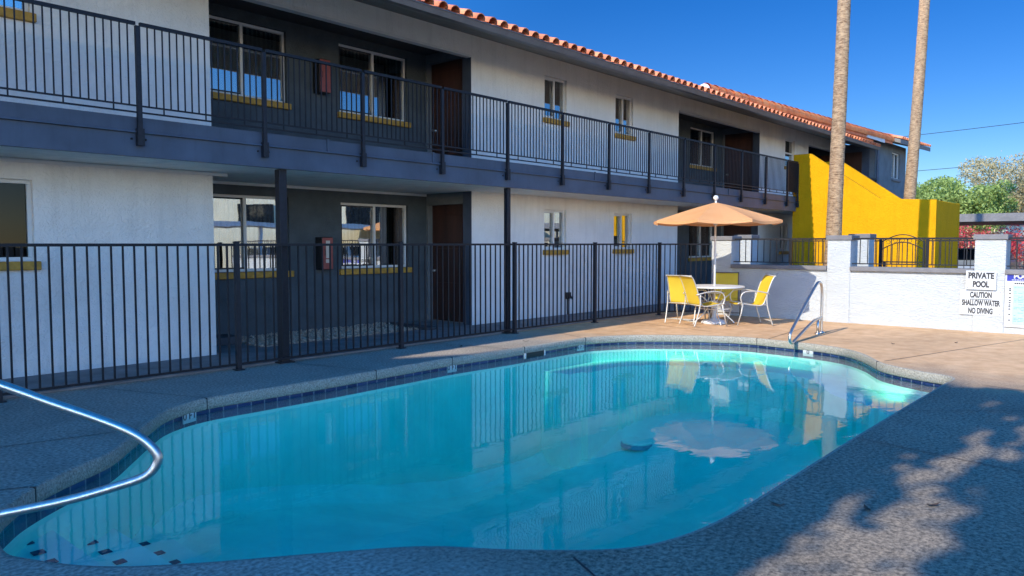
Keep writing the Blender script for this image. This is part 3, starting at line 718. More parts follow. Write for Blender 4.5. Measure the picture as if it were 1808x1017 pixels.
F2 = empty('entry_fence', (19.5, 6.2, 0), 'short black picket fence between the arched gate and entry pillar', 'fence')
m_ = MB(); m_.box(19.49, 19.51, 5.46, 7.6, 1.60, 1.63).box(19.49, 19.51, 5.46, 7.6, .12, .15)
for k in range(17): m_.box(19.493, 19.507, 5.52+k*.125, 5.534+k*.125, .15, 1.6)
m_.build('picket_panel', 'black_iron', F2)
for y in (5.44, 7.6):
    m_ = MB(); m_.box(19.47, 19.53, y-.03, y+.03, 0, 1.68); m_.build('post', 'black_iron', F2)
F3 = empty('side_fence', (19.5, 3.2, 0), 'black picket fence to the right of the arched gate', 'fence')
m_ = MB(); m_.box(19.49, 19.51, 1.5, 4.46, 1.60, 1.63).box(19.49, 19.51, 1.5, 4.46, .12, .15)
for k in range(23): m_.box(19.493, 19.507, 1.55+k*.125, 1.564+k*.125, .15, 1.6)
m_.build('picket_panel', 'black_iron', F3)
for y in (1.5, 4.43):
    m_ = MB(); m_.box(19.47, 19.53, y-.03, y+.03, 0, 1.68); m_.build('post', 'black_iron', F3)

# ------------------------------------------------------------------ pool fence along the deck
Fn = empty('pool_fence', (8.4, 8.62, 0), 'black metal picket fence along the far side of the pool', 'fence')
fp = [(-.4, 8.62), (2.18, 8.62), (4.70, 8.62), (7.28, 8.62), (9.80, 8.60), (12.18, 8.60), (14.40, 8.47), (15.36, 7.74)]
for k, (a_, b_) in enumerate(zip(fp, fp[1:])):
    a_, b_ = Vector((*a_, 0)), Vector((*b_, 0)); d_ = (b_-a_).normalized(); L = (b_-a_).length; s_ = Vector((-d_.y, d_.x, 0))
    p = MB(); mid = (a_+b_)/2
    p.obox(mid + Vector((0, 0, 1.535)), d_*(L/2-.03), s_*.019, (0, 0, .016)); p.obox(mid + Vector((0, 0, .075)), d_*(L/2-.03), s_*.015, (0, 0, .013))
    n_ = max(2, round(L/.1215))
    for i in range(1, n_):
        c = a_ + d_*(L*i/n_); p.obox(c + Vector((0, 0, .80)), d_*.0088, s_*.0088, (0, 0, .722))
    p.build('picket_panel', 'black_iron', Fn)
for k, (x, y) in enumerate(fp[:-1]):
    p = MB(); p.box(x-.029, x+.029, y-.029, y+.029, 0, 1.56); p.box(x-.033, x+.033, y-.033, y+.033, 1.56, 1.575); p.box(x-.055, x+.055, y-.055, y+.055, .001, .014)
    p.build('post', 'bronze_iron', Fn, bevel=.003)

# ------------------------------------------------------------------ extinguisher cabinets
for z, lab in ((4.10, 'red extinguisher cabinet on the dark upstairs wall between two windows'), (1.10, 'red extinguisher cabinet with white label on the dark ground floor wall')):
    X_ = empty('extinguisher_cabinet', (7.66, 11.1, z), lab, 'fire cabinet')
    b_ = MB(); b_.box(7.56, 7.78, 11.0, 11.198, z, z+.56); b_.build('case', 'black_plastic', X_, bevel=.01)
    b_ = MB(); b_.box(7.565, 7.775, 10.985, 10.998, z+.01, z+.55); f_ = b_.build('front', 'red_box', X_, bevel=.006)
    if z < 2:
        b_ = MB(); b_.box(7.63, 7.71, 10.981, 10.984, z+.20, z+.50); b_.box(7.625, 7.715, 10.981, 10.984, z+.12, z+.18); b_.build('label_plate', 'chair_frame', f_)
    b_ = MB(); b_.tube([(7.60, 10.975, z+.25), (7.60, 10.962, z+.27), (7.60, 10.962, z+.33), (7.60, 10.975, z+.35)], .006, 6); b_.build('handle', 'black_plastic', X_)
# hose bib in front of the white wall
H_ = empty('hose_bib', (13.0, 9.9, 0), 'small dark hose tap low on the white wall behind the fence', 'tap')
b_ = MB(); b_.tube([(13.05, 9.94, .42), (13.05, 9.84, .42), (13.05, 9.80, .36)], .018, 8); b_.build('spout', 'black_plastic', H_)
b_ = MB(); b_.box(12.98, 13.12, 9.88, 9.945, .36, .50); b_.build('valve_box', 'black_plastic', H_, bevel=.01)
b_ = MB(); b_.tube([(13.05, 9.93, .0), (13.05, 9.93, .38)], .014, 8); b_.build('pipe', 'black_plastic', H_)

# ------------------------------------------------------------------ signs
def text_mesh(txt, size, bold=.0, sx=1.0):
    c = bpy.data.curves.new('lettering', 'FONT'); c.body = txt; c.size = size; c.align_x = 'CENTER'; c.align_y = 'CENTER'; c.offset = bold; c.extrude = .0008
    o_ = bpy.data.objects.new('tmp', c); COL.objects.link(o_); bpy.context.view_layer.update()
    me_ = bpy.data.meshes.new_from_object(o_.evaluated_get(bpy.context.evaluated_depsgraph_get()))
    bpy.data.objects.remove(o_); me_.transform(Matrix.Diagonal((sx, 1, 1, 1))); return me_
def sign_text(txt, y, z, size, m, parent, x=15.388, bold=.0055, sx=1.0, width=None):
    me_ = text_mesh(txt, size, bold)
    xs_ = [v.co.x for v in me_.vertices]; w0 = max(xs_) - min(xs_)
    me_.transform(Matrix.Diagonal(((width/w0) if width else sx, 1, 1, 1)))
    # face -X: text right -> -Y, text up -> +Z
    me_.transform(Matrix(((0, 0, -1, 0), (-1, 0, 0, 0), (0, 1, 0, 0), (0, 0, 0, 1)))); me_.materials.clear(); me_.materials.append(M[m])
    o_ = bpy.data.objects.new('lettering', me_); COL.objects.link(o_); o_.parent = parent; o_.location = Vector((x, y, z)) - root_loc(parent); return o_
def sign(name, y0, y1, z0, z1, lab, m='sign_white', x=15.392):
    s_ = empty(name, (15.39, (y0+y1)/2, z0), lab, 'sign'); b_ = MB(); b_.box(x, x+.006, y0, y1, z0, z1); b_.build('board', m, s_)
    b_ = MB()
    for yy in (y0+.03, y1-.03):
        for zz in (z0+.03, z1-.03): b_.box(x-.004, x-.001, yy-.006, yy+.006, zz-.006, zz+.006)
    b_.build('screws', 'grey_trim', s_); return s_
s_ = sign('pool_sign', 2.40, 2.86, .745, 1.075, 'white sign reading PRIVATE POOL on the right hand pillar', x=15.350)
sign_text('PRIVATE', 2.63, .985, .14, 'sign_black', s_, x=15.3485, bold=.0075, width=.39); sign_text('POOL', 2.63, .835, .14, 'sign_black', s_, x=15.3485, bold=.0075, width=.25)
s_ = sign('caution_sign', 2.31, 2.95, .295, .735, 'white sign reading CAUTION SHALLOW WATER NO DIVING below the other')
sign_text('CAUTION', 2.63, .645, .135, 'sign_black', s_, width=.33); sign_text('SHALLOW WATER', 2.63, .505, .135, 'sign_black', s_, width=.58); sign_text('NO DIVING', 2.63, .365, .135, 'sign_black', s_, width=.37)
b_ = MB(); b_.box(15.387, 15.390, 2.46, 2.80, .568, .576); b_.build('underline', 'sign_black', s_)
s_ = sign('rules_sign', 1.35, 2.275, .12, 1.06, 'pale green rules sign with blue POOL heading at the wall end')
b_ = MB(); b_.box(15.389, 15.3915, 1.37, 2.25, .91, 1.045); b_.build('heading_band', 'sign_blue', s_)
sign_text('POOL', 2.02, .99, .105, 'sign_white', s_, x=15.3865, width=.27)
b_ = MB(); b_.box(15.389, 15.3915, 1.38, 2.16, .16, .84); b_.build('text_panel', 'sign_mint', s_)
b_ = MB(); zz = .80
while zz > .2:
    y = 2.14
    while y > 1.4:
        l_ = rnd.uniform(.03, .09)
        if rnd.random() < .85: b_.box(15.3875, 15.3885, y-l_, y, zz-.007, zz+.005)
        y -= l_ + .015
    zz -= rnd.choice((.026, .026, .045))
b_.build('small_print', 'sign_teal', s_)
b_ = MB()
for z in (.78, .75, .70, .63, .58, .54, .50, .47, .43, .34, .24): b_.box(15.3885, 15.3905, 2.185, 2.215, z-.012, z+.006)
y = 2.14
while y > 1.6:
    b_.box(15.3885, 15.3905, y-.022, y, .858, .882); y -= .03
b_.build('bullet_marks', 'sign_black', s_)
y = 2.18; b_ = MB()
while y > 1.6:
    l_ = rnd.uniform(.015, .03); b_.box(15.3865, 15.3885, y-l_, y, .922, .936); y -= l_ + .008
b_.build('heading_small_print', 'sign_white', s_)

# ------------------------------------------------------------------ depth markers, skimmer
def marker(px, py, txt, lab, w_=.17, z0=-.2):
    i = min(range(NO), key=lambda k: (outline[k] - Vector((px, py))).length); t = (outline[(i+1) % NO] - outline[i-1]).normalized()
    nin = Vector((-t.y, t.x, 0)); c = Vector((outline[i].x, outline[i].y, 0)); T = Vector((t.x, t.y, 0))
    s_ = empty('depth_marker', c + Vector((0, 0, z0)), lab, 'depth marker', 'depth marker tiles')
    b_ = MB(); b_.obox(Vector((0, 0, .055)) - nin*.010, T*w_/2, nin*.006, (0, 0, .055)); local(b_, 'plate', 'sign_white', s_)
    me_ = text_mesh(txt, .095, .002); rt = -T   # right as seen from the water
    me_.transform(Matrix(((rt.x, 0, nin.x, 0), (rt.y, 0, nin.y, 0), (0, 1, 0, 0), (0, 0, 0, 1)))); me_.materials.clear(); me_.materials.append(M['sign_black'])
    o_ = bpy.data.objects.new('lettering', me_); COL.objects.link(o_); o_.parent = s_; o_.location = Vector((0, 0, .065)) - nin*.002
marker(3.45, 7.25, '0 FT', 'depth tile marked 0 FT at the left bend of the coping')
marker(7.15, 7.40, '0 FT', 'depth tile on the long far coping beside the sunlit strip')
marker(10.05, 7.32, '0 FT', 'depth tile at the far corner of the pool below the fence')
marker(11.78, 4.36, '0', 'depth tile marked 0 beside the far handrail')
sk = empty('skimmer', (9.0, 7.36, -.15), 'black skimmer slot in the waterline tile of the far coping', 'skimmer')
b_ = MB(); b_.box(8.62, 9.05, 7.335, 7.365, -.17, -.095); b_.build('throat', 'black_plastic', sk)
b_ = MB(); b_.box(9.05, 9.08, 7.33, 7.365, -.17, -.095).box(8.59, 8.62, 7.33, 7.365, -.17, -.095); b_.build('faceplate', 'sign_white', sk)

# ------------------------------------------------------------------ handrails
h = empty('grab_rail', (.5, 4.85, 0), 'large steel pool handrail looping over the near entry steps', 'handrail')
path = smooth_path([(.05,5.19,0),(.05,5.19,.45),(.10,5.15,.80),(.30,4.98,.955),(.60,4.73,.965),(.98,4.41,.91),(1.29,4.15,.755),(1.49,3.98,.645),(1.59,3.90,.57),(1.645,3.855,.49),(1.645,3.855,.435),
                    (1.60,3.89,.375),(1.50,3.98,.33),(1.32,4.13,.27),(1.08,4.33,.215),(.80,4.57,.15),(.62,4.72,.11),(.56,4.77,.06),(.55,4.78,0)], 6)
b_ = MB(); b_.tube(path, .0235, 16); b_.build('rail_tube', 'steel', h, smooth=True)
for x, y in ((.05, 5.19), (.55, 4.78)):
    b_ = MB(); b_.lathe((x, y, 0), [(.06, .001), (.058, .012), (.03, .03)]); b_.build('escutcheon', 'steel', h, smooth=True)
h = empty('grab_rail', (13.3, 4.66, 0), 'steel handrail rising from the sunny deck at the far end of the pool', 'handrail')
path = smooth_path([(13.43,4.67,0),(13.42,4.67,.3),(13.40,4.665,.68),(13.34,4.66,.84),(13.22,4.65,.885),(13.05,4.635,.865),(12.65,4.60,.685),(12.04,4.55,.38),(11.66,4.515,.19),(11.59,4.51,.10),(11.62,4.51,.03),(11.72,4.52,.0),
                    (11.86,4.53,.03),(12.37,4.575,.14),(12.86,4.62,.235),(13.05,4.635,.255),(13.38,4.66,.265)], 6)
b_ = MB(); b_.tube(path, .0235, 12); b_.build('rail_tube', 'steel', h, smooth=True)
b_ = MB(); b_.tube([(13.17, 4.645, 0), (13.17, 4.645, .25)], .0225, 10); b_.build('support_leg', 'steel', h, smooth=True)
for x, y in ((13.43, 4.67), (13.17, 4.645)):
    b_ = MB(); b_.lathe((x, y, 0), [(.055, .001), (.053, .012), (.03, .03)]); b_.build('escutcheon', 'steel', h, smooth=True)

# ------------------------------------------------------------------ table, umbrella, chairs
TX, TY = 13.60, 6.78
T_ = empty('patio_table', (TX, TY, 0), 'round white patio table with scrolled metal legs under the orange umbrella', 'table')
b_ = MB(); b_.lathe((TX, TY, .70), [(.53, 0), (.56, .006), (.565, .022), (.56, .034), (.02, .036)], 48); b_.build('tabletop', 'table_white', T_)
for k in range(4):
    a_ = R(45 + 90*k); c_, s__ = math.cos(a_), math.sin(a_)
    pts = [(TX + r_*c_, TY + r_*s__, z) for r_, z in ((.40, .70), (.33, .60), (.16, .45), (.13, .34), (.20, .20), (.34, .07), (.40, .012))]
    b_ = MB(); b_.tube(smooth_path(pts, 5), .012, 8); b_.build('leg', 'table_white', T_, smooth=True)
b_ = MB(); b_.tube([(TX + .30*math.cos(t_), TY + .30*math.sin(t_), .30) for t_ in [2*math.pi*i/24 for i in range(25)]], .009, 6)
b_.tube([(TX + .2*math.cos(t_), TY + .2*math.sin(t_), .60) for t_ in [2*math.pi*i/20 for i in range(21)]], .008, 6); b_.build('ring', 'table_white', T_, smooth=True)
U_ = empty('patio_umbrella', (TX, TY, 0), 'open pale orange patio umbrella standing through the round table', 'umbrella')
b_ = MB(); b_.tube([(TX, TY, .04), (TX, TY, 2.42)], .019, 12); b_.build('pole', 'table_white', U_, smooth=True)
b_ = MB(); b_.lathe((TX, TY, 0), [(.24, .001), (.25, .03), (.20, .07), (.05, .10), (.035, .30), (.02, .31)], 32); b_.build('base', 'white_trim', U_, smooth=True)
b_ = MB(); NR = 8; ZR, ZT, RR = 1.985, 2.34, 1.24; rot = R(12)
def cpt(ang_f, t):        # t 0 centre .. 1 rim ; ang_f in rib units
    k = math.floor(ang_f); f = ang_f - k; a0, a1 = rot + 2*math.pi*k/NR, rot + 2*math.pi*(k+1)/NR
    e_ = Vector((math.cos(a0), math.sin(a0), 0)).lerp(Vector((math.cos(a1), math.sin(a1), 0)), f)
    sag = -.035*math.sin(math.pi*f)*t*t; rin = 1 - .045*math.sin(math.pi*f)*t
    return Vector((TX, TY, 0)) + e_*RR*t*rin + Vector((0, 0, ZT + (ZR-ZT)*(t**1.12) + sag))
def canopy(mb, t0, t1, zoff=0, flap=0):
    na, nr = NR*6, 8; g_ = [[mb.bm.verts.new(cpt(i/6, t0 + (t1-t0)*j/nr) + Vector((0, 0, zoff))) for i in range(na)] for j in range(nr+1)]
    for j in range(nr):
        for i in range(na): mb.bm.faces.new((g_[j][i], g_[j][(i+1) % na], g_[j+1][(i+1) % na], g_[j+1][i]))
    return g_
g_ = canopy(b_, .03, 1); na = NR*6
low = [b_.bm.verts.new(v.co + Vector((0, 0, -.05))) for v in g_[-1]]
for i in range(na): b_.bm.faces.new((g_[-1][i], g_[-1][(i+1) % na], low[(i+1) % na], low[i]))
cn = b_.build('canopy', 'canopy', U_)
for k in range(NR):
    a_ = rot + 2*math.pi*k/NR; e_ = Vector((math.cos(a_), math.sin(a_), 0)); C0 = Vector((TX, TY, 0))
    b_ = MB(); b_.tube([C0 + e_*.03 + Vector((0, 0, ZT-.03)), C0 + e_*.6 + Vector((0, 0, ZT + (ZR-ZT)*.48**1.0 - .03)), C0 + e_*RR*.985 + Vector((0, 0, ZR-.01))], .007, 6); rb_ = b_.build('rib', 'chair_frame', U_)
    b_ = MB(); b_.tube([C0 + e_*.03 + Vector((0, 0, 1.93)), C0 + e_*.6 + Vector((0, 0, ZT + (ZR-ZT)*.48 - .04))], .006, 6); b_.build('strut', 'chair_frame', rb_)
b_ = MB(); b_.lathe((TX, TY, 1.90), [(.035, 0), (.035, .06), (.022, .07)], 16); b_.build('runner', 'table_white', U_)
b_ = MB(); b_.lathe((TX, TY, 2.37), [(.02, 0), (.025, .02), (.05, .04), (.052, .07), (.03, .10), (.005, .105)], 18); b_.build('finial', 'table_white', U_, smooth=True)
b_ = MB(); b_.tube([(TX+.02, TY, 1.3), (TX+.05, TY-.01, 1.3), (TX+.06, TY-.01, 1.36)], .012, 8); b_.build('crank', 'table_white', U_)

def make_chair(fm):
    """local: faces +x, origin on the ground below the seat centre"""
    r = empty('patio_chair', (0, 0, 0), 'chair', 'chair', 'yellow sling chairs round the patio table')
    prof = smooth_path([(.27, 0, .415), (.24, 0, .435), (.05, 0, .405), (-.14, 0, .385), (-.22, 0, .42), (-.27, 0, .55), (-.33, 0, .74), (-.40, 0, .90), (-.45, 0, .945)], 4)
    def slingmesh(pr, w_):
        b_ = MB()
        for s2 in (0, -.006):
            L = [[b_.bm.verts.new((p.x, y, p.z + s2 - .012*math.cos(y/w_*math.pi/2)*1)) for y in [w_*(k/5*2-1) for k in range(6)]] for p in pr]
            for a_, b2 in zip(L, L[1:]):
                for k in range(5): b_.bm.faces.new((a_[k], a_[k+1], b2[k+1], b2[k]))
        return b_
    k = 17
    local(slingmesh(prof[:k+1], .235), 'seat', 'sling', r, smooth=True)
    local(slingmesh(prof[k:], .235), 'backrest', 'sling', r, smooth=True)
    for s_ in (-1, 1):
        y = .245*s_
        local(MB().tube([(p.x, y, p.z) for p in prof], .012, 8), 'side_rail', fm, r, smooth=True)
        yo = .285*s_
        ar = smooth_path([(.20, yo, .42), (.235, yo, .52), (.20, yo, .615), (.10, yo, .655), (-.10, yo, .655), (-.28, yo, .62), (-.33, y, .60)], 5)
        local(MB().tube(ar, .013, 8), 'armrest', fm, r, smooth=True)
        local(MB().tube([(.19, yo, .42), (.22, yo, .25), (.29, yo, .012)], .013, 8), 'leg', fm, r, smooth=True)
        local(MB().tube(smooth_path([(-.27, yo, .60), (-.27, yo, .42), (-.33, yo, .18), (-.39, yo, .012)], 4), .013, 8), 'leg', fm, r, smooth=True)
    for x, yy, z in ((.20, .285, .40), (-.245, .27, .40), (-.355, .285, .10), (-.44, .245, .94)):
        local(MB().tube([(x, -yy, z), (x, yy, z)], .011, 8), 'crossbar', fm, r, smooth=True)
    return r
ch = make_chair('chair_frame'); chd = make_chair('dark_frame')
spots = [(13.37, 7.25, 8, 'yellow sling chair seen from behind, leftmost at the patio table next to the fence'),
         (13.12, 6.72, -33, 'yellow sling chair nearest the pool, second from the left at the table'),
         (13.80, 6.20, 135, 'yellow sling chair in side view, rightmost at the patio table'),
         (14.55, 7.0, 205, 'yellow sling chair with dark frame against the white wall, facing the pool')]
for i, (x, y, a_, lab) in enumerate(spots):
    c = ch if i == 0 else chd if i == 3 else copy_tree(ch)
    c.location = (x, y, 0); c.rotation_euler = (0, 0, R(a_)); c['label'] = lab

# ------------------------------------------------------------------ palms
def palm(x0, y0, x1, y1, r0, r1, H, lab):
    P_ = empty('palm_tree', (x0, y0, 0), lab, 'palm tree', 'palm trees behind the pool wall'); b_ = MB(); pts = []; rs = []
    n_ = 150
    for i in range(n_+1):
        t = i/n_; z = H*t; zz = min(z, 6.6)
        f = (z/6.6); pts.append((x0 + (x1-x0)*f*(1 if f < 1 else 1) + .05*math.sin(z*.5), y0 + (y1-y0)*f + .04*math.sin(z*.43+1), z-.08)); rs.append((r0 + (r1-r0)*t + .12*math.exp(-z*1.6))*(1 + .03*(i % 2) + rnd.uniform(-.015, .015)))
    b_.tube(pts, rs, 22); tk = b_.build('trunk', 'palm_bark', P_, smooth=True)
    tp = Vector(pts[-1]); b_ = MB()
    for k in range(46):
        a_ = rnd.uniform(0, 6.28); el = rnd.uniform(-.9, 1.2); L = rnd.uniform(1.4, 1.9); d_ = Vector((math.cos(a_)*math.cos(el), math.sin(a_)*math.cos(el), math.sin(el)))
        s_ = d_.cross(Vector((0, 0, 1))).normalized(); e_ = tp + d_*L*.55 - Vector((0, 0, .1))
        b_.tube([tp, e_], .015, 4)
        for q in range(-7, 8):
            dd = (d_*math.cos(q*.16) + s_*math.sin(q*.16)).normalized(); w2 = dd.cross(Vector((0, 0, 1))).normalized()*.03
            b_.face([e_ - w2, e_ + w2, e_ + dd*L*.35 + w2*.8 - Vector((0, 0, .05)), e_ + dd*L*.6 - Vector((0, 0, .3)), e_ + dd*L*.35 - w2*.8 - Vector((0, 0, .05))])
    b_.build('crown', 'frond', P_)
palm(16.66, 5.58, 16.70, 5.53, .16, .065, 19, 'thick tan palm trunk rising right behind the pool wall')
palm(26.75, 6.73, 26.92, 6.54, .18, .11, 23, 'tall palm trunk behind the yellow stair enclosure')

# ------------------------------------------------------------------ trees, hedge, carport, cars, lines
def leaf_cloud(mb, c, rad, n, ls, fn=None, flat=1.0):
    c = Vector(c); lumps = [(Vector((rnd.uniform(-.75, .75)*rad[0], rnd.uniform(-.75, .75)*rad[1], rnd.uniform(-.6, .8)*rad[2])), rnd.uniform(.28, .5)) for _ in range(16)]
    made = 0; tries = 0
    while made < n and tries < n*6:
        tries += 1
        if rnd.random() < .8:
            l_, s_ = rnd.choice(lumps); v = Vector((rnd.gauss(0, 1), rnd.gauss(0, 1), rnd.gauss(0, 1))).normalized()*rnd.uniform(.55, 1.05)*s_
            p = l_ + Vector((v.x*rad[0], v.y*rad[1], v.z*rad[2]))
        else:
            v = Vector((rnd.gauss(0, 1), rnd.gauss(0, 1), rnd.gauss(0, 1))).normalized()*rnd.uniform(.3, .95); p = Vector((v.x*rad[0], v.y*rad[1], v.z*rad[2]))
        p += c
        if fn and not fn(p): continue
        u = Vector((rnd.gauss(0, 1), rnd.gauss(0, 1), rnd.gauss(0, 1)*flat)).normalized(); q = u.cross(Vector((rnd.gauss(0, 1), rnd.gauss(0, 1), rnd.gauss(0, 1)))).normalized(); s2 = ls*rnd.uniform(.6, 1.3)
        mb.face([p - u*s2, p + q*s2*.45, p + u*s2, p - q*s2*.45]); made += 1
def limbs(mb, base, top, r_, n, spread, rec=2):
    mb.tube([base, Vector(base).lerp(Vector(top), .5) + Vector((rnd.uniform(-.1, .1), rnd.uniform(-.1, .1), 0)), top], [r_, r_*.75, r_*.45], 7)
    if rec <= 0: return
    for k in range(n):
        st = Vector(base).lerp(Vector(top), rnd.uniform(.45, 1)); a_ = rnd.uniform(0, 6.28)
        e_ = st + Vector((math.cos(a_)*spread, math.sin(a_)*spread, spread*rnd.uniform(.35, 1.1))); limbs(mb, st, e_, r_*.45, n, spread*.6, rec-1)
def tree(name, x, y, h_, rad, n, ls, lm, lab, cz=None, cat='tree', group=None, extra=()):
    T = empty(name, (x, y, 0), lab, cat, group); b_ = MB(); limbs(b_, (x, y, -.06), (x, y, h_*.55), h_*.035, 4, rad[0]*.5, 2); b_.build('trunk', 'bark', T)
    b_ = MB(); leaf_cloud(b_, (x, y, cz or h_ - rad[2]), rad, n, ls)
    for c, r2, n2 in extra: leaf_cloud(b_, c, r2, n2, ls)
    b_.build('crown', lm, T); return T
tree('leafy_tree', 42.0, 9.1, 4.75, (3.2, 2.3, 1.5), 22000, .075, 'leaf_green', 'dense bright green tree behind the carport roof', extra=[((43.5, 10.4, 3.0), (2.4, 1.6, 1.1), 9000), ((41, 7.2, 3.1), (2.2, 1.6, 1.2), 9000)])
tree('leafy_tree', 46.0, 6.3, 5.75, (3.2, 2.6, 2.0), 22000, .07, 'leaf_brown', 'olive brown tree to the right of the bright green one', extra=[((45, 5.0, 3.4), (3.0, 2.0, 1.5), 10000)])
def bare_tree(x, y, h_, lab, tw=300, spread=1.5, lm='leaf_pink', nl=1500):
    T = empty('bare_tree', (x, y, 0), lab, 'tree', 'bare trees in the distance'); b_ = MB()
    def br(p, d_, L, r_, lev):
        e_ = p + d_*L; b_.tube([p, p + d_*L*.5 + Vector((rnd.uniform(-.05, .05),)*3), e_], [r_, r_*.8, r_*.6], 4, cap=False)
        if lev == 0: tips.append(e_); return
        for k in range(3 if lev > 1 else 4):
            nd = (d_ + Vector((rnd.gauss(0, .42), rnd.gauss(0, .42), rnd.gauss(.1, .3)))).normalized(); br(p + d_*L*rnd.uniform(.55, 1), nd, L*rnd.uniform(.6, .8), r_*.6, lev-1)
    tips = []; br(Vector((x, y, -.06)), Vector((0, 0, 1)), h_*.35, .09*spread, 5); b_.build('trunk', 'bark', T)
    b_ = MB()
    for p in tips:
        for _ in range(max(1, nl//len(tips))):
            q = p + Vector((rnd.gauss(0, .15), rnd.gauss(0, .15), rnd.gauss(0, .15))); u = Vector((rnd.gauss(0, 1), rnd.gauss(0, 1), rnd.gauss(0, 1))).normalized(); v = u.cross(Vector((0, .3, 1))).normalized()
            b_.face([q - u*.05, q + v*.025, q + u*.05, q - v*.025])
    b_.build('crown', lm, T)
bare_tree(50, 6.6, 7.9, 'pinkish bare twigged tree rising above the olive brown tree')
bare_tree(47, 12.2, 5.2, 'small leafless tree beside the tall palm trunk', nl=400)
HG = empty('flowering_hedge', (38, 5.5, 0), 'red flowering bougainvillea hedge seen under the carport roof', 'hedge')
b_ = MB()
for k in range(10): leaf_cloud(b_, (38.5 + rnd.uniform(-.4, .4), 1.0 + k*1.0, 1.35), (.9, .9, 1.0), 1300, .06)
b_.build('foliage', 'leaf_red', HG)
bw = empty('boundary_wall', (40, 5, 0), 'pale wall behind the red flowering hedge', 'wall'); b_ = MB(); b_.box(40, 40.2, -12, 9, -.1, 2.35); b_.build('wall', 'cream', bw)
b_ = MB(); b_.box(39.95, 40.25, -12, 9, 2.352, 2.44); b_.build('coping', 'grey_trim', bw)
CP = empty('carport', (31, 2, 0), 'flat roofed carport with grey fascia beyond the stair enclosure', 'carport')
b_ = MB(); b_.box(28.06, 33.5, -14, 6.9, 2.24, 2.44); b_.build('roof', 'black_plastic', CP)
b_ = MB(); b_.box(28.0, 28.05, -14, 6.95, 2.25, 2.50); b_.build('fascia', 'grey_trim', CP)
for y in (6.6, 3.6, .6, -2.4):
    for x in (28.7, 33.0):
        b_ = MB(); b_.box(x-.05, x+.05, y-.05, y+.05, -.06, 2.24); b_.build('post', 'grey_trim', CP)
def car(x, y, rz, paint, lab):
    c = empty('parked_car', (x, y, -.06), lab, 'car', 'cars parked in the car park', R(rz))
    side = [(-2.2, .35), (-2.25, .75), (-2.1, .95), (-1.5, 1.02), (-1.0, 1.42), (.5, 1.45), (1.05, 1.02), (2.0, .90), (2.25, .70), (2.25, .35)]
    def body(pr, w0, w1):
        b_ = MB(); ring = []
        for s_ in (-1, 1): ring.append([b_.bm.verts.new((px, s_*(w1 if pz > 1.1 else w0), pz)) for px, pz in pr])
        b_.bm.faces.new(ring[0]); b_.bm.faces.new(ring[1][::-1]); n_ = len(pr)
        for i in range(n_): b_.bm.faces.new((ring[0][i], ring[0][(i+1) % n_], ring[1][(i+1) % n_], ring[1][i]))
        return b_
    local(body(side, .9, .68), 'body', paint, c, bevel=.06)
    for s_ in (-1, 1):
        b_ = MB()
        for (xa, xb, xc, xd) in ((-1.28, -.28, -.28, -.96), (-.2, .86, .44, -.2)):
            b_.prism([(xa, s_*.905, 1.05), (xb, s_*.905, 1.05), (xc, s_*.72, 1.38), (xd, s_*.72, 1.38)], (0, s_*.006, 0))
        local(b_, 'side_window', 'car_glass', c)
    b_ = MB(); b_.prism([(1.06, -.78, 1.045), (1.06, .78, 1.045), (.60, .62, 1.405), (.60, -.62, 1.405)], (.015, 0, .012)); local(b_, 'windscreen', 'car_glass', c)
    b_ = MB(); b_.prism([(-1.50, -.74, 1.05), (-1.50, .74, 1.05), (-1.08, .60, 1.39), (-1.08, -.60, 1.39)], (-.015, 0, .012)); local(b_, 'rear_window', 'car_glass', c)
    for wx in (-1.4, 1.4):
        for s_ in (-1, 1):
            b_ = MB(); b_.tube([(wx, s_*.72, .33), (wx, s_*.93, .33)], .33, 20); wo = local(b_, 'wheel', 'tyre', c)
            b_ = MB(); b_.tube([(wx, s_*.931, .33), (wx, s_*.94, .33)], .2, 14); r_ = local(b_, 'rim', 'steel', wo)
    for s_ in (-1, 1):
        b_ = MB(); b_.box(2.21, 2.275, s_*.68-.14, s_*.68+.14, .66, .80); local(b_, 'headlight', 'sign_white', c)
        b_ = MB(); b_.box(-2.275, -2.2, s_*.72-.1, s_*.72+.1, .72, .88); local(b_, 'tail_light', 'red_box', c)
    return c
car(30.8, 5.35, 180, 'car_silver', 'silver blue car parked under the carport next to the stair enclosure')
car(30.6, 2.75, 180, 'car_dark', 'dark blue car parked under the carport behind the right hand pillar')
def line(p, q, sag, lab, r_=.018):
    b_ = MB(); p, q = Vector(p), Vector(q); b_.tube([p.lerp(q, t/16) - Vector((0, 0, sag*4*(t/16)*(1-t/16))) for t in range(17)], r_, 5)
    o_ = b_.build('power_line', 'black_plastic', None, loc=tuple(p)); tag(o_, lab, 'power line', 'power lines across the sky')
line((64, 32, 9.55), (60, -14, 10.9), .5, 'topmost power line across the sky right of the palm', .02)
line((64, 32, 6.85), (60, -14, 8.1), .4, 'middle power line passing behind the green tree top', .02)
line((64, 32, 5.75), (60, -14, 6.3), .3, 'lowest power line just above the yellow wall', .016)

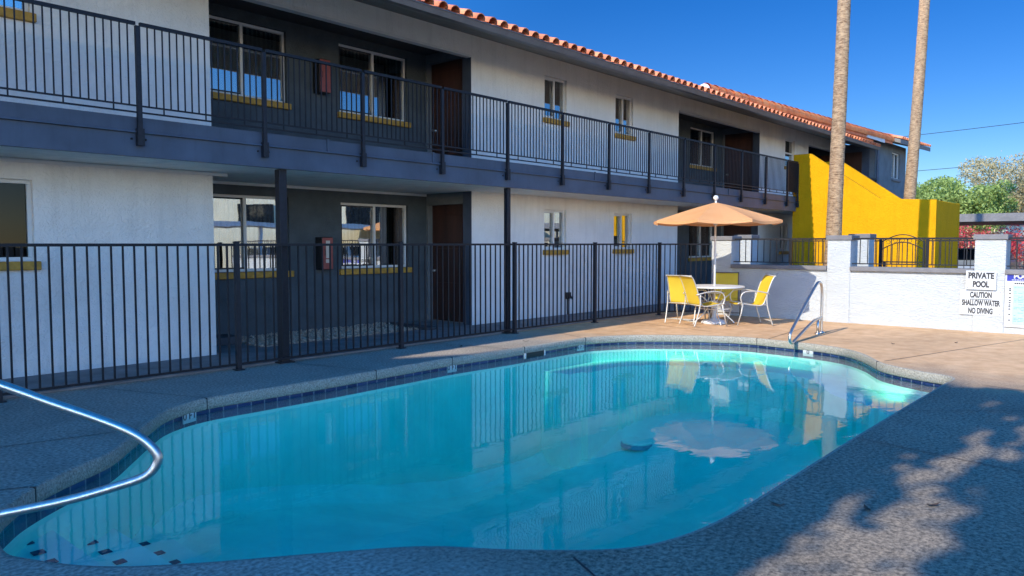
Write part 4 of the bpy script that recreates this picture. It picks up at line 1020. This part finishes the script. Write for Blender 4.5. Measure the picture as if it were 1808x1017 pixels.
# ------------------------------------------------------------------ out of view: shade casters behind the camera, buildings mirrored in the windows
NB = empty('unseen_shade_block', (-18, 6, 0), 'tall white block added behind the viewer to shade the pool', 'building')
e0 = 16.45
b_ = MB(); b_.prism([(-14, 2.95, -.05), (-14, 2.95, e0), (-14, 4.0, e0), (-14, 4.9, 17.75), (-14, 6.9, 17.75), (-14, 8.2, 16.9), (-14, 8.4, 16.2), (-14, 8.53, 15.1), (-14, 8.9, 14.5), (-14, 9.3, 14.3), (-14, 9.3, -.05)], (-9, 0, 0)); b_.build('walls', 'white_stucco', NB)  # added unseen block, top profile shaped to throw the shade edge over the pool
for k, (y, z) in enumerate([(y, z) for z in (1.0, 4.0) for y in (3.4, 6.0)]):
    b_ = MB(); b_.box(-14, -13.94, y, y+1.4, z, z+1.2); f_ = b_.build('window', 'white_trim', NB)
    b_ = MB(); b_.box(-13.94, -13.93, y+.06, y+1.34, z+.06, z+1.14); b_.build('pane', 'car_glass', f_)
OB = empty('neighbour_building', (22, -14, 0), 'cream building across the car park seen mirrored in the windows', 'building')
def rbox(mb, cx, cy, hx, hy, z0, z1, ang):
    c_, s__ = math.cos(ang), math.sin(ang); mb.obox((cx, cy, (z0+z1)/2), (hx*c_, hx*s__, 0), (-hy*s__, hy*c_, 0), (0, 0, (z1-z0)/2))
b_ = MB(); rbox(b_, 26, -16, 14, 4, -.06, 5.2, R(28)); b_.build('walls', 'cream', OB)
b_ = MB(); rbox(b_, 26, -16, 14.2, 4.2, 5.2, 5.4, R(28)); b_.build('roof', 'grey_trim', OB)
for k in range(4):
    t_ = -9 + 5.6*k; c_, s__ = math.cos(R(28)), math.sin(R(28)); px, py = 26 + t_*c_ - 4.03*s__, -16 + t_*s__ + 4.03*c_
    b_ = MB(); rbox(b_, px, py, .9, .04, 2.6, 3.6, R(28)); b_.build('window', 'car_glass', OB)
CP2 = empty('carport', (20, -9.6, 0), 'white edged carport across the car park seen mirrored in the windows', 'carport')
b_ = MB(); b_.box(9, 34, -11.5, -8.05, 2.3, 2.5); b_.build('roof', 'white_trim', CP2)
for x in (10, 14, 18, 22, 26, 30, 33.8):
    b_ = MB(); b_.box(x-.06, x+.06, -8.4, -8.28, -.06, 2.3); b_.build('post', 'white_trim', CP2)
for x, p_, lab in ((13.2, 'car_white', 'white car mirrored in the ground floor windows, nearest'), (19.6, 'car_silver', 'silver car mirrored in the ground floor windows'), (24.2, 'car_white', 'white car mirrored in the second ground floor window')):
    car(x, -9.9, 90, p_, lab)
# shade tree behind the viewer; leaves are left out of the crown wherever a sun patch is wanted
gaps = [(3.55, 1.30, .70, .22), (4.05, 1.22, .45, .19), (4.5, 1.42, .50, .07), (4.5, 1.17, .36, .11), (5.0, 1.12, .46, .14), (5.6, 1.20, .62, .15), (6.35, 1.12, .62, .11), (5.9, 1.43, .50, .06), (4.35, .95, .40, .13), (4.85, .94, .30, .08),
        (6.7, .92, .40, .08), (7.4, .90, .65, .08), (3.3, 1.05, .42, .15), (8.5, 1.35, .3, .05), (3.85, .98, .40, .12), (7.0, 1.18, .4, .06), (5.4, .90, .26, .06), (8.0, 1.1, .3, .05)]
def blocked_ok(p):
    k = p.z/(-SUN.z); gx, gy = p.x + SUN.x*k, p.y + SUN.y*k
    wv = .045*math.sin(gx*9)+.03*math.sin(gy*31+gx*5)
    for cx, cy, rx, ry in gaps:
        ex, ey = gx - cx, gy - cy + .10*(gx-cx)*0
        if (ex/rx)**2 + ((ey+wv*.5)/ry)**2 < 1: return rnd.random() < .02
    edge = 9.55 - .5*max(0, 1.95 - gy) + .25*math.sin(gy*6)
    if gx > edge: return False
    return gy < 2.6
ST = empty('shade_tree', (-6, -.2, 0), 'broad shade tree behind the viewer dappling the near deck', 'tree')
b_ = MB(); limbs(b_, (-6, -.2, -.05), (-5.6, .2, 6.6), .2, 4, 1.8, 2)
b_.build('trunk', 'bark', ST)
b_ = MB()
for _ in range(42000):
    gx, gy = rnd.uniform(1.6, 9.9), rnd.uniform(-1.6, 2.6); s_ = rnd.uniform(8.5, 12.5); p = Vector((gx - s_*1.0, gy + .05*s_, .70*s_))
    if p.z < 2.6 or not blocked_ok(p): continue
    u = Vector((rnd.gauss(0, 1), rnd.gauss(0, 1), rnd.gauss(0, 1))).normalized(); q = u.cross(Vector((rnd.gauss(0, 1), rnd.gauss(0, 1), rnd.gauss(0, 1)))).normalized(); s2 = rnd.uniform(.05, .11)
    b_.face([p - u*s2, p + q*s2*.6, p + u*s2, p - q*s2*.6])
b_.build('crown', 'leaf_dark', ST)

# ------------------------------------------------------------------ fallen leaves on the deck
lv = [(4.35, 1.75, 'curled dry leaf on the shaded deck by the pool edge'), (4.62, 1.32, 'dry leaf lying in the sun patch on the near deck'), (4.95, 1.05, 'thin dark twig leaf in the middle of the sun patch'),
      (8.0, 8.1, 'dry leaf near the fence foot on the deck'), (7.9, 8.25, 'small dry leaf beside another near the fence'), (9.1, 7.75, 'dry leaf on the sunlit strip of coping'),
      (12.6, 3.3, 'single dry leaf on the sunny tan deck'), (13.4, 2.6, 'dark leaf on the sunny tan deck below the signs')]
for x, y, lab in lv:
    b_ = MB(); a_ = rnd.uniform(0, 3.14); d_ = Vector((math.cos(a_), math.sin(a_), 0)); s_ = Vector((-d_.y, d_.x, 0))
    for k in range(6):
        t0, t1 = k/6*2-1, (k+1)/6*2-1; w0, w1 = .016*math.cos(t0*1.5), .016*math.cos(t1*1.5)
        p0, p1 = d_*t0*.05 + Vector((0, 0, .012*t0*t0+.004)), d_*t1*.05 + Vector((0, 0, .012*t1*t1+.004))
        b_.face([p0 - s_*w0, p1 - s_*w1, p1, p0]).face([p0, p1, p1 + s_*w1 + Vector((0, 0, .004)), p0 + s_*w0 + Vector((0, 0, .004))])
    bmesh.ops.remove_doubles(b_.bm, verts=b_.bm.verts, dist=1e-5)
    o_ = b_.build('fallen_leaf', 'leaf_dry'); o_.location = (x, y, .002); tag(o_, lab, 'leaf', 'fallen leaves on the deck')
